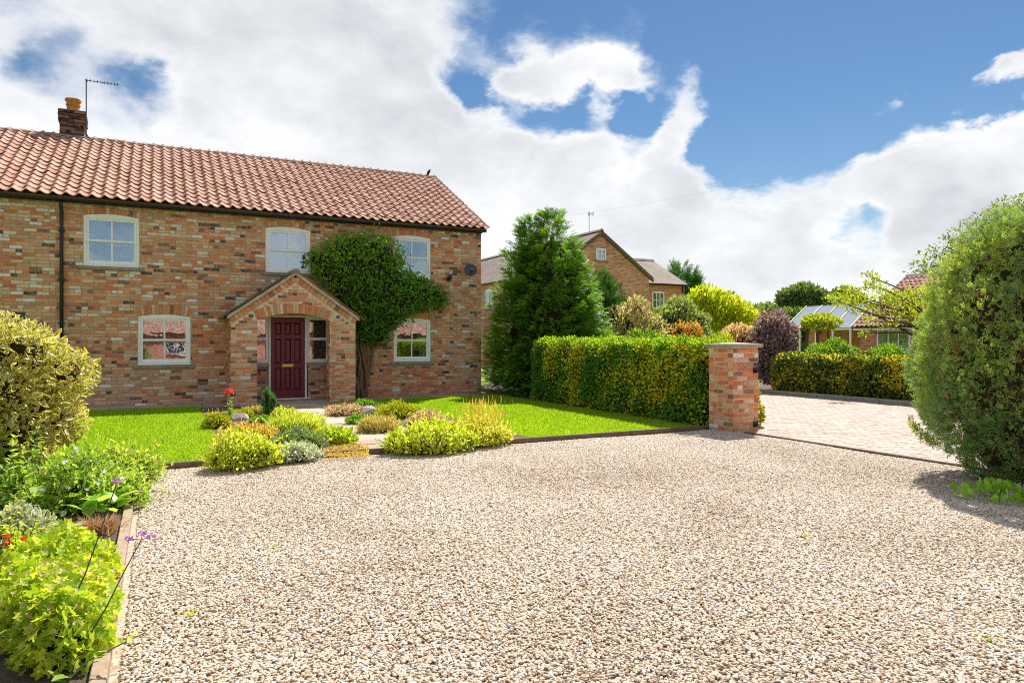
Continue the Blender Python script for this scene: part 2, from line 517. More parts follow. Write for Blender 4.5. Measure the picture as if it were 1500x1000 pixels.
leaf_mat('heather_gold', [(.14, .20, .012), (.30, .33, .015), (.46, .43, .02)], trans=.3)
leaf_mat('moss_green', [(.06, .16, .01), (.12, .26, .015), (.2, .34, .02)], trans=.35)
leaf_mat('grey_green', [(.09, .14, .05), (.17, .24, .09), (.30, .36, .16)], trans=.3)
leaf_mat('silver', [(.22, .26, .17), (.40, .44, .33), (.60, .62, .52)], trans=.25)
leaf_mat('tan_yellow', [(.25, .22, .06), (.42, .36, .11), (.55, .47, .2)], trans=.3)
leaf_mat('pink_sedum', [(.20, .20, .08), (.40, .32, .2), (.55, .36, .28), (.60, .5, .42)], trans=.3)
leaf_mat('dwarf_conifer', [(.02, .07, .02), (.035, .11, .03), (.06, .15, .03)], trans=.2)
leaf_mat('border_green', [(.10, .18, .02), (.20, .32, .04), (.34, .45, .07), (.5, .54, .16)], trans=.38)
leaf_mat('border_tip', [(.10, .18, .02), (.20, .32, .04), (.40, .46, .09), (.58, .45, .15)], trans=.38)
leaf_mat('border_dark', [(.08, .15, .03), (.15, .25, .05), (.26, .36, .1)], trans=.3)
leaf_mat('broad_green', [(.16, .32, .03), (.26, .44, .05), (.40, .55, .12)], trans=.38, rough=.35, spec=.5)
leaf_mat('white_variegated', [(.10, .17, .05), (.22, .28, .12), (.36, .4, .24)], margin=((.55, .56, .42), (.68, .68, .58)), m0=.35, m1=.7, trans=.3)
leaf_mat('glaucous', [(.16, .24, .16), (.26, .34, .26), (.4, .46, .4)], trans=.3)
leaf_mat('dry_grass', [(.20, .11, .06), (.33, .2, .11), (.42, .3, .18)], trans=.2)
leaf_mat('beige_shrub', [(.14, .17, .06), (.30, .28, .13), (.46, .39, .23), (.58, .5, .34)], trans=.35)
leaf_mat('sage_shrub', [(.10, .15, .04), (.20, .26, .08), (.34, .38, .16)], trans=.35)
leaf_mat('orange_shrub', [(.16, .10, .03), (.34, .19, .04), (.5, .27, .05), (.55, .40, .08)], trans=.35)
leaf_mat('yellow_tree', [(.14, .22, .015), (.34, .40, .02), (.55, .52, .03)], trans=.4)
leaf_mat('green_shrub', [(.06, .13, .015), (.12, .22, .025), (.24, .34, .04)], trans=.35)
leaf_mat('pink_shrub', [(.24, .17, .09), (.42, .28, .18), (.56, .42, .3), (.6, .5, .3)], trans=.35)
leaf_mat('purple_shrub', [(.09, .06, .075), (.17, .115, .14), (.3, .22, .24), (.42, .34, .34)], trans=.25)
leaf_mat('robinia', [(.14, .2, .02), (.28, .33, .03), (.42, .44, .06)], trans=.4)
leaf_mat('oak', [(.06, .095, .03), (.10, .145, .045), (.16, .205, .07)], trans=.25, nsc=.5)
leaf_mat('far_tree', [(.06, .10, .025), (.10, .15, .04), (.17, .22, .06)], trans=.25, nsc=.4)
leaf_mat('willow', [(.07, .10, .03), (.13, .17, .06), (.24, .27, .12)], trans=.35)
leaf_mat('petal_pink', [(.62, .18, .35), (.7, .32, .5), (.75, .5, .6)], trans=.35)
leaf_mat('petal_dark', [(.25, .05, .12), (.45, .14, .28), (.6, .3, .45)], trans=.3)
leaf_mat('petal_white', [(.72, .62, .58), (.78, .74, .7)], trans=.3)
leaf_mat('petal_purple', [(.30, .12, .48), (.42, .22, .62)], trans=.35)
leaf_mat('petal_red', [(.55, .03, .015), (.7, .07, .03)], trans=.35)
leaf_mat('petal_poppy', [(.62, .03, .05), (.75, .08, .10)], trans=.35)

# ------------------------------------------------------------------ object helpers


def wloc(o):
    v = Vector((0, 0, 0))
    while o is not None:
        v += o.location
        o = o.parent
    return v


def link(o, parent=None):
    COL.objects.link(o)
    if parent is not None:
        o.parent = parent
        o.location = o.location-wloc(parent)
    return o


def tag(o, label=None, cat=None, group=None, kind=None):
    if label: o['label'] = label
    if cat: o['category'] = cat
    if group: o['group'] = group
    if kind: o['kind'] = kind
    return o


def thing(name, label, cat, loc=(0, 0, 0), group=None):
    o = bpy.data.objects.new(name, None)
    COL.objects.link(o)
    o.location = loc
    o.empty_display_size = .2
    return tag(o, label, cat, group)


def np_mesh(name, V, F, mat, attrs=None, smooth_=False, mats=None, mi=None):
    """V (n,3); F (m,3) or (m,4) int array"""
    me = bpy.data.meshes.new(name)
    V = np.ascontiguousarray(V, dtype=np.float32); F = np.ascontiguousarray(F, dtype=np.int32)
    k = F.shape[1]
    me.vertices.add(len(V)); me.vertices.foreach_set('co', V.ravel())
    me.loops.add(F.size); me.loops.foreach_set('vertex_index', F.ravel())
    me.polygons.add(len(F)); me.polygons.foreach_set('loop_start', np.arange(0, F.size, k, dtype=np.int32))
    if mi is not None:
        me.polygons.foreach_set('material_index', np.asarray(mi, dtype=np.int32))
    me.polygons.foreach_set('use_smooth', np.full(len(F), smooth_, dtype=bool))
    for nm, (dom, typ, arr) in (attrs or {}).items():
        at = me.attributes.new(nm, typ, dom)
        if typ == 'FLOAT':
            at.data.foreach_set('value', np.ascontiguousarray(arr, dtype=np.float32).ravel())
        else:
            at.data.foreach_set('color', np.ascontiguousarray(arr, dtype=np.float32).ravel())
    for q in (mats or [mat]):
        me.materials.append(M[q])
    me.update(calc_edges=True)
    return me


class MB:
    """collects polygons of any size and links them as ONE mesh object"""

    def __init__(self):
        self.v = []; self.f = []; self.mi = []; self.uv = {}

    def add(self, vs, fs, mi=0):
        o = len(self.v)
        self.v += [tuple(q) for q in vs]
        for q in fs:
            self.f.append(tuple(i+o for i in q)); self.mi.append(mi)
        return self

    def box(self, x0, x1, y0, y1, z0, z1, mi=0):
        return self.add([(x0, y0, z0), (x1, y0, z0), (x1, y1, z0), (x0, y1, z0), (x0, y0, z1), (x1, y0, z1), (x1, y1, z1), (x0, y1, z1)],
                        [(0, 3, 2, 1), (4, 5, 6, 7), (0, 1, 5, 4), (1, 2, 6, 5), (2, 3, 7, 6), (3, 0, 4, 7)], mi)

    def bbox(self, x0, x1, y0, y1, z0, z1, b=.004, mi=0):
        """box with its edges chamfered on all sides"""
        b = min(b, (x1-x0)*.45, (y1-y0)*.45, (z1-z0)*.45)
        vs = []
        for (z, i) in ((z0, b), (z0+b, 0), (z1-b, 0), (z1, b)):
            c = b if i == 0 else 0
            j = i
            ring = [(x0+j+c*.0, y0+j), (x1-j, y0+j), (x1-j, y1-j), (x0+j, y1-j)]
            vs += [(x, y, z) for x, y in ring]
        fs = [(3, 2, 1, 0), (12, 13, 14, 15)]
        for k in range(3):
            for i in range(4):
                fs.append((k*4+i, k*4+(i+1) % 4, k*4+4+(i+1) % 4, k*4+4+i))
        return self.add(vs, fs, mi)

    def prism(self, poly, y0, y1, mi=0, axis='y'):
        """poly: list of (x, z) anticlockwise seen from -Y, extruded from y0 to y1"""
        n = len(poly)
        if axis == 'y':
            vs = [(x, y0, z) for x, z in poly]+[(x, y1, z) for x, z in poly]
        elif axis == 'x':
            vs = [(y0, x, z) for x, z in poly]+[(y1, x, z) for x, z in poly]
        else:
            vs = [(x, z, y0) for x, z in poly]+[(x, z, y1) for x, z in poly]
        fs = [tuple(range(n)), tuple(range(2*n-1, n-1, -1))]
        for i in range(n):
            j = (i+1) % n
            fs.append((i, i+n, j+n, j))
        return self.add(vs, fs, mi)

    def tube(self, pts, rad, n=6, mi=0, cap=True):
        pts = [Vector(q) for q in pts]
        if not hasattr(rad, '__len__'):
            rad = [rad]*len(pts)
        rings = []
        for i, q in enumerate(pts):
            d = (pts[min(i+1, len(pts)-1)]-pts[max(i-1, 0)]).normalized()
            a = d.orthogonal().normalized() if i == 0 else (pa-d*pa.dot(d)).normalized()
            pa = a
            bb = d.cross(a)
            rings.append([q+(a*math.cos(2*math.pi*k/n)+bb*math.sin(2*math.pi*k/n))*rad[i] for k in range(n)])
        vs = [v for r in rings for v in r]
        fs = []
        for i in range(len(pts)-1):
            for k in range(n):
                fs.append((i*n+k, i*n+(k+1) % n, (i+1)*n+(k+1) % n, (i+1)*n+k))
        if cap:
            fs.append(tuple(range(n-1, -1, -1))); fs.append(tuple((len(pts)-1)*n+k for k in range(n)))
        return self.add(vs, fs, mi)

    def lathe(self, c, prof, n=16, mi=0):
        vs = []
        for r, z in prof:
            vs += [(c[0]+r*math.cos(2*math.pi*k/n), c[1]+r*math.sin(2*math.pi*k/n), c[2]+z) for k in range(n)]
        fs = []
        for i in range(len(prof)-1):
            for k in range(n):
                fs.append((i*n+k, i*n+(k+1) % n, (i+1)*n+(k+1) % n, (i+1)*n+k))
        fs.append(tuple(range(n-1, -1, -1))); fs.append(tuple((len(prof)-1)*n+k for k in range(n)))
        return self.add(vs, fs, mi)

    def mesh(self, name, mats, smooth_=False):
        me = bpy.data.meshes.new(name)
        me.from_pydata(self.v, [], self.f)
        for q in ([mats] if isinstance(mats, str) else mats):
            me.materials.append(M[q])
        me.polygons.foreach_set('material_index', self.mi)
        if smooth_:
            me.polygons.foreach_set('use_smooth', [True]*len(self.f))
        me.update()
        return me

    def build(self, name, mats, parent=None, smooth_=False, **kw):
        o = bpy.data.objects.new(name, self.mesh(name, mats, smooth_))
        link(o, parent)
        return tag(o, kw.get('label'), kw.get('cat'), kw.get('group'), kw.get('kind'))


def inst(name, me, parent, loc, rot=(0, 0, 0), scale=(1, 1, 1), color=None):
    o = bpy.data.objects.new(name, me)
    o.location = loc
    o.rotation_euler = rot
    o.scale = scale
    if color is not None:
        o.color = tuple(color)+(1,)
    return link(o, parent)


# ------------------------------------------------------------------ ground and the setting
D = 18.1                      # front wall of the farmhouse
EDGE_Y = 9.15                 # lawn edging
DRIVE_X = 8.55                # gravel / block paving joint


def sheet(name, poly, z, mat, th=.3, **kw):
    mb = MB()
    n = len(poly)
    mb.add([(x, y, z) for x, y in poly]+[(x, y, z-th) for x, y in poly],
           [tuple(range(n))]+[(i, i+n, (i+1) % n+n, (i+1) % n) for i in range(n)])
    return mb.build(name, mat, None, kind='structure')


g = MB(); g.add([(-900, -600, -.06), (1200, -600, -.06), (1200, 1500, -.06), (-900, 1500, -.06)], [(0, 1, 2, 3)])
g.build('ground', 'field', None, kind='structure')
sheet('gravel_drive', [(-.2, -16), (DRIVE_X, -16), (DRIVE_X, EDGE_Y), (-.2, EDGE_Y)], 0.0, 'gravel_bed', .05)
sheet('lawn', [(-7, EDGE_Y+.03), (.8, EDGE_Y+.03), (.8, 17.2), (-7, 17.2)], .05, 'turf', .1)
sheet('lawn', [(3.74, EDGE_Y+.03), (8.25, EDGE_Y+.03), (8.25, 17.2), (3.74, 17.2)], .05, 'turf', .1)
sheet('border_soil', [(-7, -4), (-.26, -4), (-.26, EDGE_Y-.0), (-7, EDGE_Y-.0)], .045, 'soil', .1)
sheet('rockery_soil', [(.802, EDGE_Y+.03), (2.5, EDGE_Y+.03), (2.5, 16.7), (.802, 16.7)], .062, 'soil', .1)
# soil patch of the second rockery lies 6 mm over the lawn sheet
sheet('flower_bed_soil', [(3.745, EDGE_Y+.04), (5.0, EDGE_Y+.04), (5.0, 10.4), (4.9, 14.5), (4.4, 16.3), (3.745, 16.3)], .062, 'soil', .01)
sheet('hedge_soil', [(8.253, EDGE_Y+.25), (9.4, EDGE_Y+.25), (9.4, 17.2), (8.253, 17.2)], .03, 'soil', .1)
sheet('tree_soil', [(9.403, 15.8), (15.827, 15.8), (15.827, 22), (9.003, 22), (9.003, 17.203), (9.403, 17.203)], .035, 'soil', .1)
sheet('far_garden_lawn', [(9.5, 22.003), (60, 22.003), (60, 75), (9.5, 75)], .0, 'turf', .05)
sheet('verge_soil', [(15.83, 2), (40, 2), (40, 22), (15.83, 22)], .02, 'soil', .07)

# gravel stones
stone_nt = bpy.data.node_groups.new('gravel_scatter', 'GeometryNodeTree')
stone_nt.interface.new_socket('Geometry', in_out='INPUT', socket_type='NodeSocketGeometry')
stone_nt.interface.new_socket('Geometry', in_out='OUTPUT', socket_type='NodeSocketGeometry')
gi = stone_nt.nodes.new('NodeGroupInput'); go = stone_nt.nodes.new('NodeGroupOutput')
ds = stone_nt.nodes.new('GeometryNodeDistributePointsOnFaces'); ds.distribute_method = 'RANDOM'
ds.inputs['Density'].default_value = 5300; ds.inputs['Seed'].default_value = 4
ic = stone_nt.nodes.new('GeometryNodeMeshIcoSphere'); ic.inputs['Radius'].default_value = .5; ic.inputs['Subdivisions'].default_value = 2
sp_ = stone_nt.nodes.new('GeometryNodeSetPosition')
nz_ = stone_nt.nodes.new('ShaderNodeTexNoise'); nz_.inputs['Scale'].default_value = 1.6
vs_ = stone_nt.nodes.new('ShaderNodeVectorMath'); vs_.operation = 'SUBTRACT'; vs_.inputs[1].default_value = (.5, .5, .5)
vm_ = stone_nt.nodes.new('ShaderNodeVectorMath'); vm_.operation = 'SCALE'; vm_.inputs['Scale'].default_value = .55
sm_ = stone_nt.nodes.new('GeometryNodeSetShadeSmooth')
mt_ = stone_nt.nodes.new('GeometryNodeSetMaterial'); mt_.inputs['Material'].default_value = M['gravel_stone']
ip = stone_nt.nodes.new('GeometryNodeInstanceOnPoints')
rv = stone_nt.nodes.new('FunctionNodeRandomValue'); rv.data_type = 'FLOAT_VECTOR'
rv.inputs[0].default_value = (-.45, -.45, 0); rv.inputs[1].default_value = (.45, .45, 6.283)
sv = stone_nt.nodes.new('FunctionNodeRandomValue'); sv.data_type = 'FLOAT_VECTOR'
sv.inputs[0].default_value = (.011, .0095, .007); sv.inputs[1].default_value = (.026, .020, .0145); sv.inputs['Seed'].default_value = 9
L = stone_nt.links.new
L(gi.outputs[0], ds.inputs['Mesh']); L(nz_.outputs['Color'], vs_.inputs[0]); L(vs_.outputs[0], vm_.inputs[0])
L(ic.outputs['Mesh'], sp_.inputs['Geometry']); L(vm_.outputs[0], sp_.inputs['Offset']); L(sp_.outputs[0], sm_.inputs[0]); L(sm_.outputs[0], mt_.inputs['Geometry'])
L(ds.outputs['Points'], ip.inputs['Points']); L(mt_.outputs[0], ip.inputs['Instance']); L(rv.outputs[0], ip.inputs['Rotation']); L(sv.outputs[0], ip.inputs['Scale'])
L(ip.outputs[0], go.inputs[0])
gm = MB()
# gently uneven bed, fine grid so that stones sit at slightly different heights
xs = np.linspace(-.15, 8.48, 60); ys = np.linspace(.9, 9.1, 58)
X_, Y_ = np.meshgrid(xs, ys)
Z_ = .012+.008*np.sin(X_*2.1+Y_*1.3)*np.sin(Y_*1.7-X_*.6)
Vg = np.stack([X_, Y_, Z_], -1).reshape(-1, 3)
nx = len(xs)
Fg = [(j*nx+i, j*nx+i+1, (j+1)*nx+i+1, (j+1)*nx+i) for j in range(len(ys)-1) for i in range(nx-1)
      if ys[j] > 1.1-0.15*xs[i]+max(0, (xs[i]-2.5)*.42) and True]
gmesh = np_mesh('gravel', Vg, np.array(Fg), 'gravel_stone')
gobj = bpy.data.objects.new('gravel', gmesh)
COL.objects.link(gobj)
tag(gobj, 'cream and tan pea gravel covering the drive', 'gravel', kind='stuff')
md = gobj.modifiers.new('scatter', 'NODES'); md.node_group = stone_nt

# ------------------------------------------------------------------ lawn blades


def blades(name, label, regions, per, hgt, mat, zb=.05):
    Ps = []
    for (x0, x1, y0, y1) in regions:
        n = int((x1-x0)*(y1-y0)*per)
        Ps.append(np.stack([rng.uniform(x0, x1, n), rng.uniform(y0, y1, n)], 1))
    P = np.concatenate(Ps)
    n = len(P)
    a = rng.uniform(0, 2*np.pi, n); w = rng.uniform(.006, .011, n); h = hgt*rng.uniform(.5, 1.25, n)
    lean = rng.normal(0, .35, (n, 2))*h[:, None]
    b0 = np.stack([P[:, 0]-np.cos(a)*w, P[:, 1]-np.sin(a)*w, np.full(n, zb)], 1)
    b1 = np.stack([P[:, 0]+np.cos(a)*w, P[:, 1]+np.sin(a)*w, np.full(n, zb)], 1)
    tp = np.stack([P[:, 0]+lean[:, 0], P[:, 1]+lean[:, 1], zb+h], 1)
    V = np.stack([b0, b1, tp], 1).reshape(-1, 3)
    F = np.arange(3*n).reshape(-1, 3)
    r = np.repeat(rng.random(n), 3)
    o = bpy.data.objects.new(name, np_mesh(name, V, F, mat, {'rnd': ('POINT', 'FLOAT', r), 'edge': ('POINT', 'FLOAT', r*0)}))
    COL.objects.link(o)
    return tag(o, label, 'grass', kind='stuff')


blades('grass', 'mown bright green grass of the small lawn beside the speckled shrub', [(-2.6, .8, EDGE_Y+.05, 17.15)], 2300, .034, 'grass_blade')
blades('grass', 'mown bright green grass of the lawn in front of the hedge', [(4.95, 8.25, EDGE_Y+.05, 17.15), (4.4, 4.95, 14.6, 17.15)], 2300, .034, 'grass_blade')

# ------------------------------------------------------------------ bricks
BT_V = np.array([(-.5, 0, -.5), (.5, 0, -.5), (.5, 0, .5), (-.5, 0, .5)], float)


def brick_template(L_, H_, ch=.005, dep=.045, seed=0):
    r = np.random.default_rng(seed)
    j = lambda s: r.normal(0, s, (4, 2))
    out = np.array([(-L_/2, -H_/2), (L_/2, -H_/2), (L_/2, H_/2), (-L_/2, H_/2)])+j(.0022)
    inn = out*np.array([1-2*ch/L_, 1-2*ch/H_])
    V = np.concatenate([np.c_[inn[:, 0], r.normal(0, .0012, 4), inn[:, 1]], np.c_[out[:, 0], np.full(4, ch), out[:, 1]], np.c_[out[:, 0], np.full(4, dep), out[:, 1]]])
    F = [(0, 1, 2, 3)]
    for k in range(4):
        q = (k+1) % 4
        F.append((k+4, q+4, q, k)); F.append((k+8, q+8, q+4, k+4))
    return V, np.array(F)


BTS = [brick_template(.222, .064, seed=s) for s in range(6)]
BMESH = [np_mesh('brick', v, f, 'brick_obj') for v, f in BTS]

PAL = np.array([(.74, .25, .10), (.60, .20, .105), (.68, .36, .20), (.54, .30, .18), (.68, .45, .27), (.76, .53, .37), (.66, .40, .235), (.09, .07, .075), (.26, .14, .10), (.88, .82, .74)])


def brick_cols(n, w, fx=None):
    w = np.array(w, float); w /= w.sum()
    idx = rng.choice(len(PAL), n, p=w)
    c = PAL[idx]*rng.uniform(.82, 1.18, (n, 1))*rng.uniform(.95, 1.05, (n, 3))
    return np.clip(c, 0, .8)


W_HOUSE = (.17, .09, .17, .12, .14, .08, .13, .05, .07, .03)
W_PORCH = (.30, .12, .14, .06, .10, .08, .12, .06, .05, .02)
W_PIER = (.38, .16, .16, .05, .05, .05, .12, .01, .06, .015)
W_ARCH = (.42, .16, .16, .05, .04, .08, .10, .0, .02, .0)


def lay(u0, u1, z0, z1, cut=None, hc=.075, seed=0, Lb=.235):
    """courses of bricks: list of (u centre, z centre, length, height); cut(z) gives the intervals taken out of a course"""
    r = np.random.default_rng(seed)
    out = []
    i = 0
    z = z0
    while z+hc*.6 < z1:
        h = min(hc, z1-z)
        zm = z+h/2
        spans = [(u0, u1)]
        for (a, b_) in (cut(zm) if cut else []):
            ns = []
            for (p, q) in spans:
                if b_ <= p or a >= q:
                    ns.append((p, q)); continue
                if a > p: ns.append((p, a))
                if b_ < q: ns.append((b_, q))
            spans = ns
        header = (i % 5 == 4)
        step = Lb/2 if header else Lb
        off = (i % 2)*Lb/2+r.uniform(-.02, .02)
        for (p, q) in spans:
            k = math.floor((p-u0-off)/step)
            cur = u0+off+k*step
            while cur < q:
                st = step
                if not header and r.random() < .13:
                    st = step/2
                a = max(cur, p); b_ = min(cur+st, q)
                # swallow slivers at the ends
                if q-b_ < .045: b_ = q
                if b_-a > .04:
                    out.append(((a+b_)/2, zm, b_-a-.014, h-.0135))
                cur = b_ if b_ == q else cur+st
        z += hc
        i += 1
    return out


ROT = {'front': 0.0, 'left': -math.pi/2, 'right': math.pi/2, 'back': math.pi}


def to_world(face, org, u, d, z):
    """face coordinates to world: u along the face, d into the wall"""
    a = ROT[face]
    return org[0]+u*math.cos(a)-d*math.sin(a), org[1]+u*math.sin(a)+d*math.cos(a), z


def put_bricks(parent, face, org, bricks, wts, single=None, name='brick', mass='brickwork', cols=None, mind=None):
    """single: boolean mask (array or None = all single)"""
    n = len(bricks)
    if n == 0:
        return
    B = np.array(bricks)
    if cols is None:
        cols = brick_cols(n, wts)
    if single is None:
        single = np.ones(n, bool)
    a = ROT[face]
    dj = rng.normal(0, .003, n)
    zj = rng.normal(0, .0018, n)
    for i in np.nonzero(single)[0]:
        k = int(rng.integers(len(BMESH)))
        inst(name, BMESH[k], parent, to_world(face, org, B[i, 0], dj[i]-.004, B[i, 1]+zj[i]), (0, 0, a), (B[i, 2]/.222, 1, B[i, 3]/.064), cols[i])
    rest = np.nonzero(~single)[0]
    if len(rest):
        Vs = []; Fs = []; Cs = []
        for q, i in enumerate(rest):
            v, f = BTS[int(rng.integers(len(BTS)))]
            u = v[:, 0]*B[i, 2]/.222+B[i, 0]; d = v[:, 1]+dj[i]-.004; z = v[:, 2]*B[i, 3]/.064+B[i, 1]+zj[i]
            Vs.append(np.stack([org[0]+u*math.cos(a)-d*math.sin(a), org[1]+u*math.sin(a)+d*math.cos(a), z], 1))
            Fs.append(f+12*q)
            Cs.append(np.repeat(np.r_[cols[i], 1][None], 9, 0))
        o = bpy.data.objects.new(mass, np_mesh(mass, np.concatenate(Vs), np.concatenate(Fs), 'brick_attr', {'tint': ('FACE', 'FLOAT_COLOR', np.concatenate(Cs))}))
        link(o, parent)
        o['kind'] = 'stuff'


def arc_ring(x0, x1, zs, rise):
    w = x1-x0
    Rr = (w*w/4+rise*rise)/(2*rise)
    return (x0+x1)/2, zs+rise-Rr, Rr, math.asin(w/2/Rr)


def voussoir(name, parent, cx, cz, R0, R1, a0, a1, y, dep, col):
    """one wedge brick of a segmental arch, front face at y"""
    g_ = .004
    da = g_/R0
    a0 += da; a1 -= da
    P = [(R0, a0), (R0, a1), (R1, a1), (R1, a0)]
    pts = [(cx+r*math.sin(a), cz+r*math.cos(a)) for r, a in P]
    mx_ = sum(p[0] for p in pts)/4; mz_ = sum(p[1] for p in pts)/4
    inn = [(mx_+(x-mx_)*.93, mz_+(z-mz_)*.96) for x, z in pts]
    mb = MB()
    mb.add([(x-mx_, 0, z-mz_) for x, z in inn]+[(x-mx_, .005, z-mz_) for x, z in pts]+[(x-mx_, dep, z-mz_) for x, z in pts],
           [(0, 3, 2, 1)]+[(k, k+4, (k+1) % 4+4, (k+1) % 4) for k in range(4)][::1]+[(k+4, k+8, (k+1) % 4+8, (k+1) % 4+4) for k in range(4)])
    return inst(name, mb.mesh(name, 'brick_obj'), parent, (mx_, y, mz_), color=col)


# ------------------------------------------------------------------ the farmhouse
HX0, HX1 = -6.0, 8.13
EAVE_Z = 4.56
house = thing('farmhouse', 'long two-storey brick farmhouse with pantile roof and maroon front door', 'house', ((HX0+HX1)/2, D, 0))
WINS = [  # x0, x1, z0, z spring, rise, ring thickness
    (-1.47, -.38, 3.17, 4.29, .055, .14), (2.35, 3.43, 3.20, 4.28, .06, .14), (5.58, 6.63, 3.17, 4.29, .055, .14),
    (-.41, .68, .96, 2.075, .055, .225), (5.59, 6.63, .96, 2.075, .055, .225)]
PX0, PX1, PY = 1.467, 4.32, 17.1      # porch


def house_cut(z):
    c = []
    for (x0, x1, z0, z1, rise, ring) in WINS:
        if z0-.085 < z <= z0: c.append((x0-.1, x1+.1))        # sill
        elif z0 < z < z1+.02: c.append((x0, x1))
        elif z1 <= z < z1+rise+ring:
            cx, cz, R0, am = arc_ring(x0, x1, z1, rise)
            dz = z-cz
            half = math.sqrt(max(0, (R0+ring)**2-dz*dz))
            lim = (x1-x0)/2+.05+(z-z1)*.25
            c.append((cx-min(half, lim), cx+min(half, lim)))
    if z < 2.16: c.append((1.86, 3.91) if z > .95 else (2.40, 3.37))
    return c


wall = MB()
# backing of mortar with the openings left out, in vertical strips
xsplit = sorted({HX0, HX1, 1.86, 2.40, 3.37, 3.91, *[q for w_ in WINS for q in w_[:2]]})
for a, b_ in zip(xsplit[:-1], xsplit[1:]):
    xm = (a+b_)/2
    holes = []
    for (x0, x1, z0, z1, rise, ring) in WINS:
        if x0 < xm < x1: holes.append((z0, z1+rise))
    if 2.40 < xm < 3.37: holes.append((-.1, 2.16))
    elif 1.86 < xm < 3.91: holes.append((.95, 2.16))
    z = -.1
    for (p, q) in sorted(holes):
        if p > z: wall.box(a, b_, D+.006, D+.3, z, p)
        z = q
    wall.box(a, b_, D+.006, D+.3, z, 4.66)
# gable ends and rear
for (x0, x1) in ((HX1-.3, HX1-.012), (HX0, HX0+.3)):
    wall.prism([(D+.3, -.1), (26.1, -.1), (26.1, 4.6), (22.1, 6.8), (D+.3, 4.6)], x0, x1, axis='x')
wall.box(HX0, HX1-.013, 26.1, 26.4, -.1, 4.6)
wall = wall.build('wall', 'mortar', house)
br = lay(HX0+.02, HX1, 0.02, 4.56, house_cut, seed=3)
B = np.array(br)
# colour drifts across the wall: pale smears, darker reclaimed patches
n = len(B)
cols = brick_cols(n, W_HOUSE)
fx = np.sin(B[:, 0]*1.3+B[:, 1]*.7)*np.sin(B[:, 1]*1.9-B[:, 0]*.5)
lo = B[:, 1] < .75
redd = brick_cols(n, (.3, .3, .12, .1, .04, .02, .06, .02, .04, 0))
sel = ((B[:, 0] > 4.4) & lo & (rng.random(n) < .7)) | ((B[:, 1] > 1.2) & (B[:, 1] < 3.2) & (B[:, 0] > 0.3) & (B[:, 0] < 3) & (rng.random(n) < .35))
cols[sel] = redd[sel]
greyp = brick_cols(n, (.02, .02, .1, .2, .3, .2, .1, .02, .04, .06))*np.array([.85, .88, .92])
sel = ((B[:, 0] > 7.2) & (B[:, 1] < 3.4) & (rng.random(n) < .5)) | (lo & (B[:, 0] < 1.5) & (rng.random(n) < .55))
cols[sel] = greyp[sel]
white = np.array([(.74, .68, .58)])*rng.uniform(.85, 1.1, (n, 1))
sel = (B[:, 1] > 2.0) & (B[:, 0] < 2.2) & (rng.random(n) < (.045+.04*np.exp(-((B[:, 0]+1.2)/1.5)**2)))
cols[sel] = white[sel]
tt = depth_of(B[:, 0], np.full(n, D))
pp = 750+FPX*(B[:, 0]*cs-D*sn)/tt
py_ = 500-FPX*(B[:, 1]-CAM_H)/tt
vis = (pp > 4) & (B[:, 2] > .15) & ~((pp < 150) & (py_ > 445))
order = np.argsort(np.where(vis, tt, 1e9))
single = np.zeros(n, bool); single[order[:300]] = True
put_bricks(wall, 'front', (0, D), br, W_HOUSE, single, cols=cols)


def gable_cut(z):
    if z < 4.6: return []
    k = (z-4.55)/2.25*4.0
    return [(D-1, D+k), (26.1-k, 28)]


put_bricks(wall, 'right', (HX1, 0), lay(D+.01, 26.1, .02, 6.7, gable_cut, seed=5), W_HOUSE, np.zeros(len(lay(D+.01, 26.1, .02, 6.7, gable_cut, seed=5)), bool), mass='gable_brickwork')
# rooms behind the windows
rm = MB()
rm.box(HX0+.3, HX1-.3, D+2.6, D+2.7, -.1, 4.5)
rm.box(HX0+.3, HX1-.3, D+.305, D+2.6, 2.55, 2.75)
rm.box(HX0+.3, HX1-.3, D+.305, D+2.6, 4.5, 4.58)
rm.box(HX0+.3, HX1-.3, D+.305, D+2.6, -.12, -.02)
rm.build('interior_wall', 'interior', house)


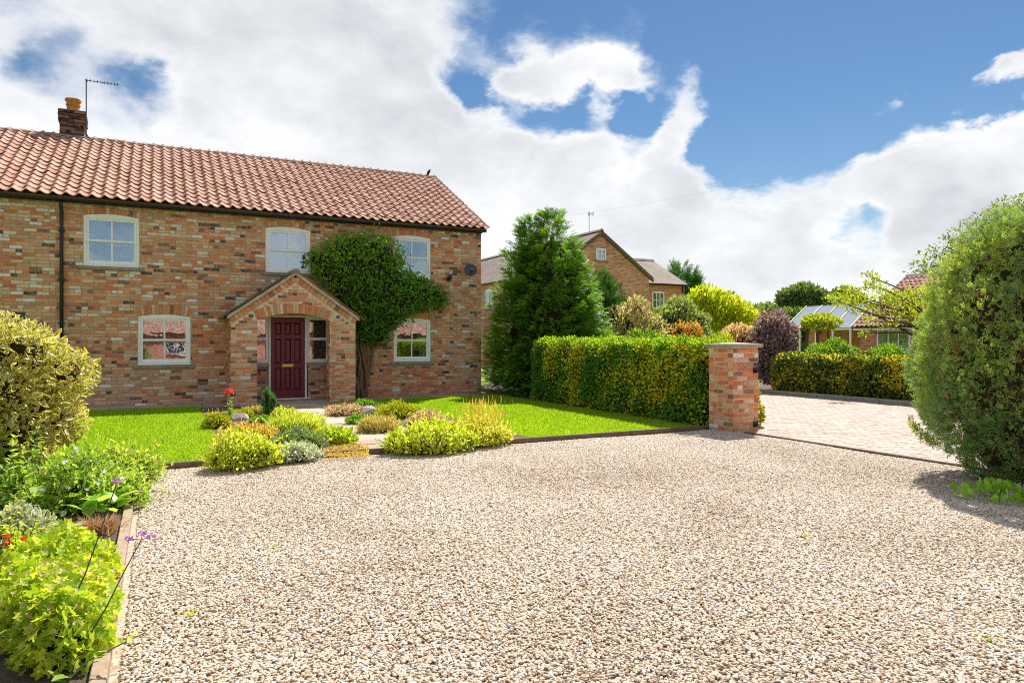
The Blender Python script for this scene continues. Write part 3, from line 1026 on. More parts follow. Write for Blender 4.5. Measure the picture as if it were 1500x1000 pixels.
def make_window(x0, x1, z0, z1, rise, ring, curt=0, parent=house, y=D, wts=W_ARCH):
    """two over two sash window with an arched head"""
    e = MB()
    cx, cz, R0, am = arc_ring(x0, x1, z1, rise)
    fw = .055
    yf, yb = y+.025, y+.13
    e.bbox(x0, x0+fw, yf, yb, z0, z1); e.bbox(x1-fw, x1, yf, yb, z0, z1); e.bbox(x0+fw, x1-fw, yf+.001, yb, z0, z0+.07)
    top = [(cx+R0*math.sin(a), cz+R0*math.cos(a)) for a in np.linspace(am, -am, 13)]
    e.prism([(x0, z1-.055), (x1, z1-.055)]+top, yf-.0015, yb)
    w_ = bpy.data.objects.new('window', e.mesh('window', 'white_paint')); link(w_, parent)
    zi0, zi1 = z0+.07, z1-.055
    zm = (zi0+zi1)/2
    st = .048
    for nm, a, b_, yo in (('upper_sash', zm-.012, zi1, .0), ('lower_sash', zi0, zm+.02, .022)):
        s_ = MB()
        q0, q1 = yf+.018+yo, yf+.06+yo
        xa, xb = x0+fw+.001, x1-fw-.001
        s_.bbox(xa, xa+st, q0, q1, a, b_); s_.bbox(xb-st, xb, q0, q1, a, b_)
        lo_, hi_ = (.045, st) if yo == 0 else (.065, .042)
        s_.bbox(xa+st, xb-st, q0+.001, q1, a, a+lo_); s_.bbox(xa+st, xb-st, q0+.001, q1, b_-hi_, b_)
        s_.bbox(cx-.016, cx+.016, q0+.004, q1-.004, a+lo_, b_-hi_)
        if yo == 0:
            for xx in (xa, xb-st): s_.prism([(xx, a), (xx+.008, a-.05), (xx+st-.008, a-.05), (xx+st, a)], q0+.004, q1-.004)
        s_.build(nm, 'white_paint', w_)
        for xx0, xx1 in ((xa+st, cx-.016), (cx+.016, xb-st)):
            pn = MB(); pn.box(xx0, xx1, q0+.018, q0+.024, a+lo_, b_-hi_); pn.build('pane', 'window_glass', w_)
    if curt:
        for xa, xb in ((x0+.06, x0+.06+.22*curt), (x1-.06-.2*curt, x1-.06)):
            c_ = MB(); k = 14
            pts = [(xa+(xb-xa)*i/k, y+.30+.022*math.sin(i*2.2)) for i in range(k+1)]
            c_.add([(p, q, z0) for p, q in pts]+[(p, q, z1) for p, q in pts], [(i, i+1, i+k+2, i+k+1) for i in range(k)])
            c_.build('curtain', 'curtain', w_)
    s_ = MB(); s_.bbox(x0-.09, x1+.09, y-.05, y+.13, z0-.075, z0-.003, .006); s_.build('sill', 'sill_stone', w_)
    nv = int(round((x1-x0)/.078))
    nv += 1-nv % 2
    cl = brick_cols(nv, wts)
    for i in range(nv):
        a0 = -am+2*am*i/nv; a1 = -am+2*am*(i+1)/nv
        voussoir('arch_brick', w_, cx, cz, R0+.004, R0+ring+rng.uniform(-.006, .006), a0, a1, y-.004+rng.normal(0, .002), .06, cl[i])
    return w_


for k, wd in enumerate(WINS):
    make_window(*wd, curt=(.45, .0, .9, .6, .9)[k])

# door with its frame and sidelights
fr = MB()
for (a, b_) in ((2.425, 2.475), (3.295, 3.345)): fr.bbox(a, b_, D+.02, D+.14, .08, 2.10)
fr.bbox(1.9, 3.87, D+.015, D+.14, 2.10, 2.155)
fr.build('door_frame', 'white_paint', house)
th_ = MB(); th_.bbox(2.37, 3.41, D-.12, D+.14, .05, .10, .006); th_.build('threshold', 'white_paint', house)
dr = MB()
DX0, DX1, DZ0, DZ1 = 2.478, 3.292, .105, 2.098
# door leaf: stiles and rails, panels recessed between them
cw = (DX1-DX0-.10*2-.075*2)/3
cxs = [DX0+.10+i*(cw+.075) for i in range(3)]
rows = [(DZ0+.20, DZ0+.74), (DZ0+.86, DZ0+1.46), (DZ0+1.56, DZ0+1.86)]
yd = D+.05
dr.bbox(DX0, DX0+.10, yd, yd+.045, DZ0, DZ1, .003); dr.bbox(DX1-.10, DX1, yd, yd+.045, DZ0, DZ1, .003)
for i in range(2): dr.bbox(cxs[i]+cw, cxs[i+1], yd+.001, yd+.044, DZ0+.20, DZ1-.133, .003)
for a, b_ in ((DZ0, DZ0+.20), (DZ0+.74, DZ0+.86), (DZ0+1.46, DZ0+1.56), (DZ0+1.86, DZ1)):
    dr.bbox(DX0+.10, DX1-.10, yd+.0005, yd+.0445, a, b_, .003)
door = dr.build('door', 'maroon', house)
for x in cxs:
    for a, b_ in rows:
        p_ = MB()
        i = .035
        p_.add([(x, yd+.026, a), (x+cw, yd+.026, a), (x+cw, yd+.026, b_), (x, yd+.026, b_), (x+i, yd+.008, a+i), (x+cw-i, yd+.008, a+i), (x+cw-i, yd+.008, b_-i), (x+i, yd+.008, b_-i)],
               [(4, 5, 6, 7), (0, 1, 5, 4), (1, 2, 6, 5), (2, 3, 7, 6), (3, 0, 4, 7)])
        p_.build('panel', 'maroon', door)
lb = MB(); zl = DZ0+.80; xc_ = (DX0+DX1)/2
lb.bbox(xc_-.13, xc_+.13, yd-.012, yd, zl-.038, zl+.038, .004); lb.bbox(xc_-.10, xc_+.10, yd-.018, yd-.012, zl-.022, zl+.022, .003)
lb.build('letterbox', 'brass', door)
kn = MB(); kn.lathe((0, 0, 0), [(.012, 0), (.012, .02), (.026, .028), (.03, .04), (.022, .052), (.004, .056)], 12)
ko = bpy.data.objects.new('door_knob', kn.mesh('door_knob', 'brass', True)); ko.location = (DX0+.05, yd, zl+.14); ko.rotation_euler = (R(90), 0, 0); link(ko, door)
for (x0, x1) in ((1.88, 2.42), (3.35, 3.89)):
    e = MB()
    z0, z1 = .97, 2.10
    fw = .06
    yf, yb = D+.03, D+.13
    e.bbox(x0, x0+fw, yf, yb, z0, z1); e.bbox(x1-fw, x1, yf, yb, z0, z1)
    e.bbox(x0+fw, x1-fw, yf+.001, yb, z0, z0+.09); e.bbox(x0+fw, x1-fw, yf+.001, yb, z1-.06, z1); e.bbox(x0+fw, x1-fw, yf-.006, yb, 1.53, 1.60)
    w_ = e.build('side_window', 'white_paint', house)
    for a, b_ in ((z0+.09, 1.53), (1.60, z1-.06)):
        pn = MB(); pn.box(x0+fw, x1-fw, yf+.04, yf+.046, a, b_); pn.build('pane', 'window_glass', w_)
    s_ = MB(); s_.bbox(x0-.02, x1+.015, D-.05, D+.13, .885, .967, .005); s_.build('sill', 'stone', w_)

# porch: two brick piers, a segmental arch, a gable with a raked brick course and verge
porch = MB()
ox0, ox1, zsp, prise, pring = 2.04, 3.69, 1.995, .165, .235
pcx = (PX0+PX1)/2
pz_e, pz_a = 2.06, 3.06
slope = (pz_a-pz_e)/(pcx-PX0)
cxp, czp, Rp, amp = arc_ring(ox0, ox1, zsp, prise)
# front wall core around the arch
porch.box(PX0+.012, ox0-.012, PY+.006, PY+.29, 0, zsp)
porch.box(ox1+.012, PX1-.012, PY+.006, PY+.29, 0, zsp)
na = 16
an = np.linspace(-amp, amp, na+1)
for i in range(na):
    xa, za = cxp+Rp*math.sin(an[i]), czp+Rp*math.cos(an[i]); xb, zb = cxp+Rp*math.sin(an[i+1]), czp+Rp*math.cos(an[i+1])
    ta = pz_e+slope*(pcx-PX0-abs(xa-pcx))-.03; tb = pz_e+slope*(pcx-PX0-abs(xb-pcx))-.03
    porch.prism([(xa, za), (xb, zb), (xb, tb), (xa, ta)], PY+.006, PY+.29)
for sx, xa, xb in ((1, PX0+.012, ox0), (-1, ox1, PX1-.012)):
    ta = pz_e+slope*(pcx-PX0-abs(xa-pcx))-.03; tb = pz_e+slope*(pcx-PX0-abs(xb-pcx))-.03
    porch.prism([(xa, zsp+.0005), (xb, zsp+.0005), (xb, tb), (xa, ta)], PY+.006, PY+.29)
porch.box(PX0+.012, PX0+.23, PY+.295, D, 0, pz_e-.02); porch.box(PX1-.23, PX1-.012, PY+.295, D, 0, pz_e-.02)
porch = porch.build('porch', 'mortar_pale', house)


def porch_cut(z):
    c = []
    if z < zsp: c.append((ox0, ox1))
    else:
        dz = z-czp
        if dz < Rp+pring:
            half = math.sqrt((Rp+pring)**2-dz*dz)
            c.append((cxp-min(half, (ox1-ox0)/2+.06+(z-zsp)*.25), cxp+min(half, (ox1-ox0)/2+.06+(z-zsp)*.25)))
    if z > pz_e-.2:
        k = PX0+(z+.035-(pz_e-.20))/slope
        c += [(0, k), (PX0+PX1-k, 9)]
    return c


put_bricks(porch, 'front', (0, PY), lay(PX0, PX1, .03, 2.95, porch_cut, seed=11, Lb=.225), W_PORCH)
put_bricks(porch, 'left', (PX0, 0), lay(-D+.012, -PY, .03, pz_e-.02, seed=12, Lb=.225), W_PORCH)
put_bricks(porch, 'right', (PX1, 0), lay(PY, D-.012, .03, pz_e-.02, seed=13, Lb=.225), W_PORCH)
put_bricks(porch, 'left', (ox1, 0), lay(-PY-.28, -PY, .03, zsp, seed=14, Lb=.225), W_PORCH)
put_bricks(porch, 'right', (ox0, 0), lay(PY, PY+.28, .03, zsp, seed=15, Lb=.225), W_PORCH)
nv = 25
cl = brick_cols(nv, W_ARCH)
for i in range(nv):
    voussoir('arch_brick', porch, cxp, czp, Rp, Rp+pring, -amp+2*amp*i/nv, -amp+2*amp*(i+1)/nv, PY-.012, .08, cl[i])
    # soffit face of the arch is covered by the same wedge running through the wall
# raked course and verge on each slope
pang = math.atan(slope)
slen = (pcx-PX0)/math.cos(pang)
nr = 17
for side in (-1, 1):
    for i in range(nr):
        s0 = (i+.5)*slen/nr
        xq = pcx+side*((pcx-PX0)-s0*math.cos(pang)); zq = pz_e-.085+s0*math.sin(pang)
        inst('verge_brick', BMESH[i % 6], porch, (xq, PY-.022, zq), (0, (-1 if side < 0 else 1)*pang, 0), (.092/.222*1.0, 1, .118/.064), brick_cols(1, W_ARCH)[0])
    v_ = MB()
    xe = pcx+side*(pcx-PX0+.075); ze = pz_e-.075*slope
    q = [(xe, ze-.005), (pcx, pz_a-.005), (pcx, pz_a+.085), (xe, ze+.075)]
    v_.prism(q if side < 0 else q[::-1], PY-.06, PY+.10)
    v_.build('verge', 'verge_mortar', porch)
    # roof deck
    dk = MB(); q = [(xe, ze+.03), (pcx, pz_a+.03), (pcx, pz_a+.065), (xe, ze+.065)]
    dk.prism(q if side < 0 else q[::-1], PY+.105, D); dk.build('roof_deck', 'timber_dark', porch)
tl_ = MB(); tl_.bbox(-.085, .085, -.135, .135, 0, .014, .003)
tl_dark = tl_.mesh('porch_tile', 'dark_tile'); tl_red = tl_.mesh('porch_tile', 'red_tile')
for side in (-1, 1):
    for rI in range(15):
        for cI in range(6):
            s0 = -.04+rI*.122
            yy = PY+.005+cI*.178+(rI % 2)*.05
            if yy > D-.07: continue
            xq = pcx+side*((pcx-PX0)+.07-s0*math.cos(pang)); zq = pz_e-.03+s0*math.sin(pang)+.085
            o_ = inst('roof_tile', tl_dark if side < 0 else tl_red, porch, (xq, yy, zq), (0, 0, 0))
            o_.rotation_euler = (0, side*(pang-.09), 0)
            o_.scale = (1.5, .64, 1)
for k in range(4):
    r_ = MB(); y0 = PY-.07+k*.27
    ps = [(pcx+.11*math.cos(a), pz_a+.06+.09*math.sin(a)) for a in np.linspace(-.35, math.pi+.35, 9)]
    r_.prism(ps, y0, y0+.265); r_.build('ridge_tile', 'ridge_mortar', porch)

# main roof
RY0, RZ0, RY1, RZ1 = 17.80, 4.60, 22.1, 6.93
rp = math.atan2(RZ1-RZ0, RY1-RY0)
rl = math.hypot(RZ1-RZ0, RY1-RY0)
rf = MB()
xr0, xr1 = HX0-.1, HX1+.06
rf.prism([(RY0+.05, RZ0-.03), (RY1, RZ1-.06), (RY1, RZ1-.01), (RY0+.05, RZ0+.02)], xr0, xr1, axis='x')
rf.prism([(26.5, RZ0-.0), (RY1+.001, RZ1-.01), (RY1+.001, RZ1-.06), (26.5, RZ0-.06)], xr0, xr1, axis='x')
roof = rf.build('roof', 'timber_dark', house)
TW, TL, TG = .2385, .345, .292


def pantile_np():
    nx_ = 11
    x = np.linspace(0, TW+.012, nx_)
    ph = x/TW*2*np.pi
    z = .031*np.sin(ph+.5)+.007*np.sin(2*ph)
    lift = .03
    V = []
    for yy, lf in ((0, lift), (TL, 0.0)):
        V += [(a, yy, b_+lf) for a, b_ in zip(x, z)]
    V += [(a, 0, b_+lift) for a, b_ in zip(x, z)]
    V += [(a, .004, b_+lift-.02) for a, b_ in zip(x, z)]
    F = [(i, i+1, nx_+i+1, nx_+i) for i in range(nx_-1)]+[(3*nx_+i, 3*nx_+i+1, 2*nx_+i+1, 2*nx_+i) for i in range(nx_-1)]
    return np.array(V), np.array(F)


PV, PF = pantile_np()
ptile = np_mesh('tile', PV, PF, 'pantile_obj', smooth_=True)


def pantile_roof(parent, org, rz, pitch, ncol, nrow, n_single, key, mass='roof_tiles', gauge=TG):
    """org: eaves corner; rz turns the slope; columns run along local x"""
    Rm = np.array(Matrix.Rotation(rz, 3, 'Z') @ Matrix.Rotation(pitch, 3, 'X'))
    T = []
    for c in range(ncol):
        for r_ in range(nrow):
            loc = np.array(org)+Rm @ np.array([c*TW+rng.normal(0, .003), r_*gauge+rng.normal(0, .004), .02+rng.normal(0, .003)])
            T.append((loc, rng.normal(0, .008), rng.normal(0, .006)))
    order = sorted(range(len(T)), key=lambda i: key(T[i][0]))
    sg = set(order[:n_single])
    Vs, Fs, Rs = [], [], []
    q = 0
    for i, (loc, tw_, tp_) in enumerate(T):
        if i in sg:
            e = (Matrix.Rotation(rz, 3, 'Z') @ Matrix.Rotation(pitch+tp_, 3, 'X') @ Matrix.Rotation(tw_, 3, 'Z')).to_euler()
            inst('tile', ptile, parent, loc, e)
        else:
            R2 = np.array(Matrix.Rotation(rz, 3, 'Z') @ Matrix.Rotation(pitch+tp_, 3, 'X') @ Matrix.Rotation(tw_, 3, 'Z'))
            Vs.append(PV @ R2.T+loc); Fs.append(PF+q*len(PV)); Rs.append(np.full(len(PV), rng.random())); q += 1
    if Vs:
        o = bpy.data.objects.new(mass, np_mesh(mass, np.concatenate(Vs), np.concatenate(Fs), 'pantile_attr', {'rnd': ('POINT', 'FLOAT', np.concatenate(Rs))}, True))
        link(o, parent); o['kind'] = 'stuff'


ncol = int((xr1-xr0)/TW)


def roof_key(l):
    t_ = depth_of(l[0], l[1]); p_ = 750+FPX*(l[0]*cs-l[1]*sn)/t_
    return t_ if p_ > -6 else 1e6+t_


pantile_roof(roof, (xr1-ncol*TW+.03, RY0-.02, RZ0+.02), 0, rp, ncol, 17, 300, roof_key, gauge=(rl-.06)/16.4)
for k in range(int((xr1-xr0)/.45)+1):
    x0 = xr1-.45*(k+1)
    r_ = MB()
    ps = [(RY1+.135*math.cos(a), RZ1-.02+.10*math.sin(a)) for a in np.linspace(-.3, math.pi+.3, 9)]
    r_.prism(ps, x0+.002, x0+.448, axis='x')
    o = r_.build('ridge_tile', 'ridge_mortar', roof)
    o.location.z += rng.normal(0, .006)
vg = MB()
vg.prism([(RY0+.05, RZ0-.07), (RY1, RZ1-.1), (RY1, RZ1-.055), (RY0+.05, RZ0-.025)], xr1-.14, xr1-.004, axis='x')
vg.build('verge', 'verge_mortar', roof)
# gutter and downpipe
gt = MB()
ps = [(D-.22+.06*math.cos(a), 4.585+.055*math.sin(a)) for a in np.linspace(math.pi, 2*math.pi, 9)]
ps2 = [(D-.22+.052*math.cos(a), 4.585+.046*math.sin(a)) for a in np.linspace(2*math.pi, math.pi, 9)]
gt.prism(ps+ps2, HX0, HX1+.02, axis='x')
gt.box(HX0, HX1-.01, D-.12, D-.004, 4.53, 4.60)
gt.build('gutter', 'black_plastic', house)
dp = MB()
dpx = -1.87
dp.tube([(dpx, D-.22, 4.52), (dpx, D-.2, 4.42), (dpx, D-.06, 4.30), (dpx, D-.06, 4.1), (dpx, D-.06, .05)], .036, 10)
dpo = dp.build('downpipe', 'black_plastic', house, True)
for zz in (3.9, 2.85, 1.9, .9):
    q = MB(); q.bbox(dpx-.055, dpx+.055, D-.105, D-.006, zz-.025, zz+.025, .005); q.build('bracket', 'black_plastic', dpo)
vt = MB(); vt.bbox(-2.77, -2.53, D-.05, D-.006, 1.9, 2.12, .01); vt.build('vent_box', 'dark_metal', house)

# chimney
ch = MB()
CX0, CX1, CY0, CY1 = -2.33, -1.77, 22.05, 22.65
ch.box(CX0+.012, CX1-.012, CY0+.012, CY1-.012, 6.4, 7.62)
chim = ch.build('chimney', 'ridge_mortar', house)
W_CH = (.12, .10, .15, .15, .03, .02, .08, .2, .2, 0)
for zlo, zhi, gx in ((6.75, 7.35, 0), (7.35, 7.65, .035)):
    put_bricks(chim, 'front', (0, CY0-gx), lay(CX0-gx, CX1+gx, zlo, zhi, seed=21), W_CH, cols=brick_cols(len(lay(CX0-gx, CX1+gx, zlo, zhi, seed=21)), W_CH)*np.array([.36, .38, .42]))
    for fc_, org_ in (('left', (CX0-gx, 0)), ('right', (CX1+gx, 0))):
        u_ = (-CY1-gx, -CY0+gx) if fc_ == 'left' else (CY0-gx, CY1+gx)
        l_ = lay(u_[0], u_[1], zlo, zhi, seed=22)
        put_bricks(chim, fc_, org_, l_, W_CH, cols=brick_cols(len(l_), W_CH)*np.array([.36, .38, .42]))
mk_brick('brick_soot', 'obj', .08)
for o_ in chim.children:
    o_.material_slots[0].link = 'OBJECT'; o_.material_slots[0].material = M['brick_soot']
cp = MB(); cp.lathe((-2.05, 22.35, 7.62), [(.20, 0), (.18, .04), (.155, .07), (.15, .22), (.175, .24), (.175, .27), (.15, .285), (.16, .34), (.195, .36), (.195, .41), (.15, .42)], 18)
cp.build('chimney_pot', 'pot_clay', chim)
cm = MB(); cm.box(CX0-.03, CX1+.03, CY0-.03, CY1+.03, 7.652, 7.67); cm.build('flaunching', 'ridge_mortar', chim)

# aerial on the chimney
ae = thing('aerial', 'thin black television aerial rising beside the farmhouse chimney', 'aerial', (-1.72, 22.0, 6.9))
q = MB(); q.tube([(-1.72, 22.0, 6.95), (-1.72, 22.0, 8.52)], .016, 6); q.build('mast', 'mast_metal', ae)
q = MB(); q.tube([(-1.76, 22.0, 8.5), (-.95, 22.0, 8.5)], .010, 6)
q.build('boom', 'mast_metal', ae)
for i in range(10):
    q = MB(); x = -1.70+i*.08; q.tube([(x, 21.88, 8.505), (x, 22.12, 8.505)], .006, 5); q.tube([(x, 22.0, 8.46), (x, 22.0, 8.54)], .006, 5); q.build('element', 'mast_metal', ae)
q = MB(); q.tube([(-1.72, 22.0, 7.2), (-1.77, 22.1, 7.2)], .014, 5); q.tube([(-1.71, 22.0, 7.05), (-1.66, 22.0, 6.98), (-1.7, 22.05, 6.9)], .02, 6); q.build('bracket', 'mast_metal', ae)

# bird on the ridge
bd = MB()
bx, bz = HX1-.12, RZ1+.06
bd.tube([(bx-.07, RY1, bz+.03), (bx-.03, RY1, bz+.06), (bx, RY1, bz+.10), (bx+.03, RY1, bz+.15), (bx+.045, RY1, bz+.185), (bx+.06, RY1, bz+.20), (bx+.085, RY1, bz+.195)], [.008, .03, .048, .042, .03, .022, .003], 8)
bd.tube([(bx, RY1-.015, bz+.08), (bx, RY1-.015, bz+.0)], .006, 5); bd.tube([(bx, RY1+.015, bz+.08), (bx, RY1+.015, bz+.0)], .006, 5)
bd.tube([(bx-.03, RY1, bz+.06), (bx-.12, RY1, bz-.0)], [.02, .008], 6)
bd.build('bird', 'bird', None, True, label='small dark bird perched on the end of the roof ridge', cat='bird')

# satellite dish and wall lamp
dsx, dsz = 7.70, 3.46
sd = thing('satellite_dish', 'dark grey round satellite dish on the brick wall', 'satellite dish', (dsx, D, dsz))
q = MB()
c = Vector((dsx, D-.24, dsz)); ax = Vector((-.25, -.93, .25)).normalized(); a1 = ax.orthogonal().normalized(); a2 = ax.cross(a1)
prof = [(0.0, 0), (.06, .004), (.11, .014), (.15, .028), (.175, .04)]
vs = [c+ax*0]
for r_, h_ in prof[1:]:
    vs += [c+(a1*math.cos(k*math.pi/9)+a2*math.sin(k*math.pi/9))*r_+ax*h_ for k in range(18)]
fs = [(0, 1+k, 1+(k+1) % 18) for k in range(18)]
for i in range(3):
    fs += [(1+i*18+k, 1+(i+1)*18+k, 1+(i+1)*18+(k+1) % 18, 1+i*18+(k+1) % 18) for k in range(18)]
q.add(vs, fs)
q.build('dish', 'dark_metal', sd, True)
q = MB(); q.tube([c-ax*.01, c-ax*.08, Vector((dsx, D, dsz-.02))], .018, 6); q.build('bracket', 'dark_metal', sd)
q = MB(); q.tube([c-a2*0+Vector((0, 0, -.17)), c+ax*.22+Vector((0, 0, -.10))], .010, 5); q.tube([c+ax*.19+Vector((0, 0, -.11)), c+ax*.27+Vector((0, 0, -.06))], .03, 8); q.build('receiver', 'black_plastic', sd)
wl = thing('wall_lamp', 'small black wall lamp with globe shade near the satellite dish', 'wall lamp', (7.15, D, 3.25))
q = MB(); q.bbox(7.10, 7.20, D-.04, D-.006, 3.16, 3.30, .008); q.tube([(7.15, D-.04, 3.27), (7.15, D-.12, 3.29), (7.15, D-.13, 3.34)], .012, 6); q.build('base', 'black_plastic', wl)
q = MB(); q.lathe((7.15, D-.11, 3.2), [(.01, 0), (.05, .012), (.062, .05), (.05, .09), (.02, .1)], 12); q.build('lens', 'black_plastic', wl)
q = MB(); q.bbox(7.115, 7.185, D-.15, D-.07, 3.33, 3.41, .01); q.build('lamp_head', 'grey_metal', wl)

# ------------------------------------------------------------------ paths
path = MB(); path.box(2.503, 3.737, EDGE_Y+.03, 17.2, -.05, .03); path.box(HX0, 9.0, 17.205, D-.012, -.05, .03)
path = path.build('path', 'concrete', None, kind='structure')


def flag(x0, x1, y0, y1, z=.052):
    q = MB(); w, h_ = (x1-x0)/2, (y1-y0)/2
    q.bbox(-w, w, -h_, h_, -.03, 0, .006)
    inst('flagstone', q.mesh('flagstone', 'slab_obj'), path, ((x0+x1)/2, (y0+y1)/2, z+rng.normal(0, .004)), (rng.normal(0, .004), rng.normal(0, .004), rng.normal(0, .004)))


y = EDGE_Y+.04
k = 0
while y < 17.1:
    h_ = (.62, .45, .75, .55)[k % 4]
    h_ = min(h_, 17.19-y)
    xm = (2.505+3.735)/2+(.18, -.22, .05, -.1)[k % 4]
    flag(2.508, xm-.006, y, y+h_-.014); flag(xm+.006, 3.732, y, y+h_-.014)
    y += h_; k += 1
x = HX0
k = 0
while x < 8.95:
    w = min((.6, .75, .5)[k % 3], 8.98-x)
    flag(x, x+w-.012, 17.21, 17.64); flag(x, x+w-.012, 17.652, D-.02)
    x += w; k += 1
# step in the porch
st_ = MB(); st_.bbox(2.0, 3.73, PY+.32, D-.125, .03, .075, .01); st_.build('doorstep', 'stone', house)

# block-paved driveway in herringbone
drive = MB(); drive.add([(DRIVE_X, 0, -.02), (15.8, 0, -.02), (15.8, 15.78, -.02), (DRIVE_X, 15.78, -.02)], [(0, 1, 2, 3)])
drive = drive.build('driveway', 'concrete', None, kind='structure')
pv = MB(); pv.bbox(-.099, .099, -.0485, .0485, -.02, 0, .005)
pmesh = pv.mesh('paver', 'paver_obj')
PVV = np.array(pv.v); PVF = np.array(pv.f)
pav = []
for j in range(-5, 330):
    for i in range(-2, 40):
        bx_ = (4*i+(j % 4))*.1; by_ = j*.1
        pav.append((bx_+.1, by_+.05, 0))           # lying block covers (0..2, 0..1)
        pav.append((bx_-.05+.0, by_+.1, 1))        # standing block covers (-1..0, 0..2)
pav = np.array(pav)
pav[:, 0] += DRIVE_X+.45
tt = depth_of(pav[:, 0], pav[:, 1])
keep = (pav[:, 0] > DRIVE_X+.13) & (pav[:, 0] < 15.6) & (pav[:, 1] > 1.2) & (pav[:, 1] < 15.7) & ~((pav[:, 0] < 9.45) & (pav[:, 1] > 8.95) & (pav[:, 1] < 17.25)) & ~((pav[:, 0] < 13.2) & (pav[:, 1] > 17.2) & (pav[:, 1] < 22))
pav = pav[keep]; tt = tt[keep]
ppx = 750+FPX*(pav[:, 0]*cs-pav[:, 1]*sn)/tt
ppy = 500+FPX*CAM_H/tt
ok_ = (ppx > 1115) & (ppx < 1400) & (ppx < 1340+(ppy-600)*.62)
order = np.argsort(np.where(ok_, tt, 1e9))
sg = np.zeros(len(pav), bool); sg[order[:300]] = True
zj = rng.normal(0, .0015, len(pav))
for i in np.nonzero(sg)[0]:
    inst('paver', pmesh, drive, (pav[i, 0], pav[i, 1], .012+zj[i]), (rng.normal(0, .006), rng.normal(0, .006), pav[i, 2]*math.pi/2))
ri = np.nonzero(~sg)[0]
Vp = np.repeat(PVV[None], len(ri), 0).copy()
rt = pav[ri, 2] > .5
Vr = Vp.copy(); Vr[:, :, 0] = -Vp[:, :, 1]; Vr[:, :, 1] = Vp[:, :, 0]
Vp = np.where(rt[:, None, None], Vr, Vp)
Vp[:, :, 0] += pav[ri, 0][:, None]; Vp[:, :, 1] += pav[ri, 1][:, None]; Vp[:, :, 2] += (.012+zj[ri])[:, None]
Fp = (PVF[None]+(np.arange(len(ri))*len(PVV))[:, None, None]).reshape(-1, 4)
po_ = bpy.data.objects.new('pavers', np_mesh('pavers', Vp.reshape(-1, 3), Fp, 'paver_attr', {'rnd': ('POINT', 'FLOAT', np.repeat(rng.random(len(ri)), len(PVV)))}))
link(po_, drive); po_['kind'] = 'stuff'
kb = MB()
kb = thing('kerb', 'low concrete kerb along the foot of the yellow-green hedge', 'kerb', (15.7, 12, 0))
y = 3.0
while y < 15:
    q = MB(); q.bbox(15.62, 15.78, y, y+.905, -.1, .11, .012); q.build('kerbstone', 'concrete', kb); y += .915

# timber edgings
te = thing('timber_edging', 'weathered thin timber edging between the lawns and the gravel', 'edging', (3, EDGE_Y, 0))
x = -.2
for w in (2.4, 2.1, 2.4, 1.6):
    q = MB(); x1 = min(x+w, 8.25); q.bbox(x, x1-.006, EDGE_Y-.025, EDGE_Y+.025, -.05, .085, .004); q.build('plank', 'timber_dark', te); x += w
te = thing('timber_edging', 'pale timber edging board along the planted border by the gravel', 'edging', (-.23, 6, 0))
y = .2
for w in (2.3, 2.2, 2.4, 2.0):
    q = MB(); q.bbox(-.262, -.195, y, min(y+w-.008, EDGE_Y-.03), -.05, .075, .005); q.build('plank', 'timber', te); y += w
te = thing('timber_edging', 'flush dark timber strip where gravel meets the block paving', 'edging', (DRIVE_X, 5, 0))
y = .6
for w in (2.7, 2.7, 2.55):
    q = MB(); q.bbox(DRIVE_X-.03, DRIVE_X+.03, y, y+w-.006, -.05, .035, .004); q.build('plank', 'timber_dark', te); y += w

# ------------------------------------------------------------------ gate pier
gp = thing('gate_pier', 'square brick gate pier with flat stone cap and iron hinge pins', 'gate pier', (8.72, 8.97, 0))
GX0, GX1, GY0, GY1, GZ = 8.43, 9.0, 8.69, 9.26, 1.385
q = MB(); q.box(GX0+.006, GX1-.006, GY0+.006, GY1-.006, -.05, GZ+.01); q.build('core', 'mortar_pale', gp)
lb_ = .228
put_bricks(gp, 'front', (0, GY0), lay(GX0, GX1, .02, GZ, seed=31, Lb=lb_, hc=.0758), W_PIER)
put_bricks(gp, 'left', (GX0, 0), lay(-GY1, -GY0, .02, GZ, seed=32, Lb=lb_, hc=.0758), W_PIER)
put_bricks(gp, 'right', (GX1, 0), lay(GY0, GY1, .02, GZ, seed=33, Lb=lb_, hc=.0758), W_PIER)
put_bricks(gp, 'back', (0, GY1), lay(-GX1, -GX0, .02, GZ, seed=34, Lb=lb_, hc=.0758), W_PIER)
q = MB(); q.bbox(GX0-.055, GX1+.055, GY0-.055, GY1+.055, GZ+.012, GZ+.075, .012); q.build('cap', 'stone', gp)
q = MB(); q.add([(GX0-.03, GY0-.03, GZ+.077), (GX1+.03, GY0-.03, GZ+.077), (GX1+.03, GY1+.03, GZ+.077), (GX0-.03, GY1+.03, GZ+.077), ((GX0+GX1)/2, (GY0+GY1)/2, GZ+.10)], [(0, 1, 4), (1, 2, 4), (2, 3, 4), (3, 0, 4)])
q.build('cap_mortar', 'verge_mortar', gp)
for zz in (1.02, .12):
    q = MB()
    q.bbox(8.87, 8.95, GY0-.02, GY0-.008, zz-.05, zz+.05, .004); q.tube([(8.91, GY0-.02, zz-.02), (8.91, GY0-.075, zz-.02)], .02, 8); q.tube([(8.91, GY0-.065, zz-.03), (8.91, GY0-.065, zz+.065)], .014, 8)
    q.build('hinge_pin', 'black_plastic', gp)

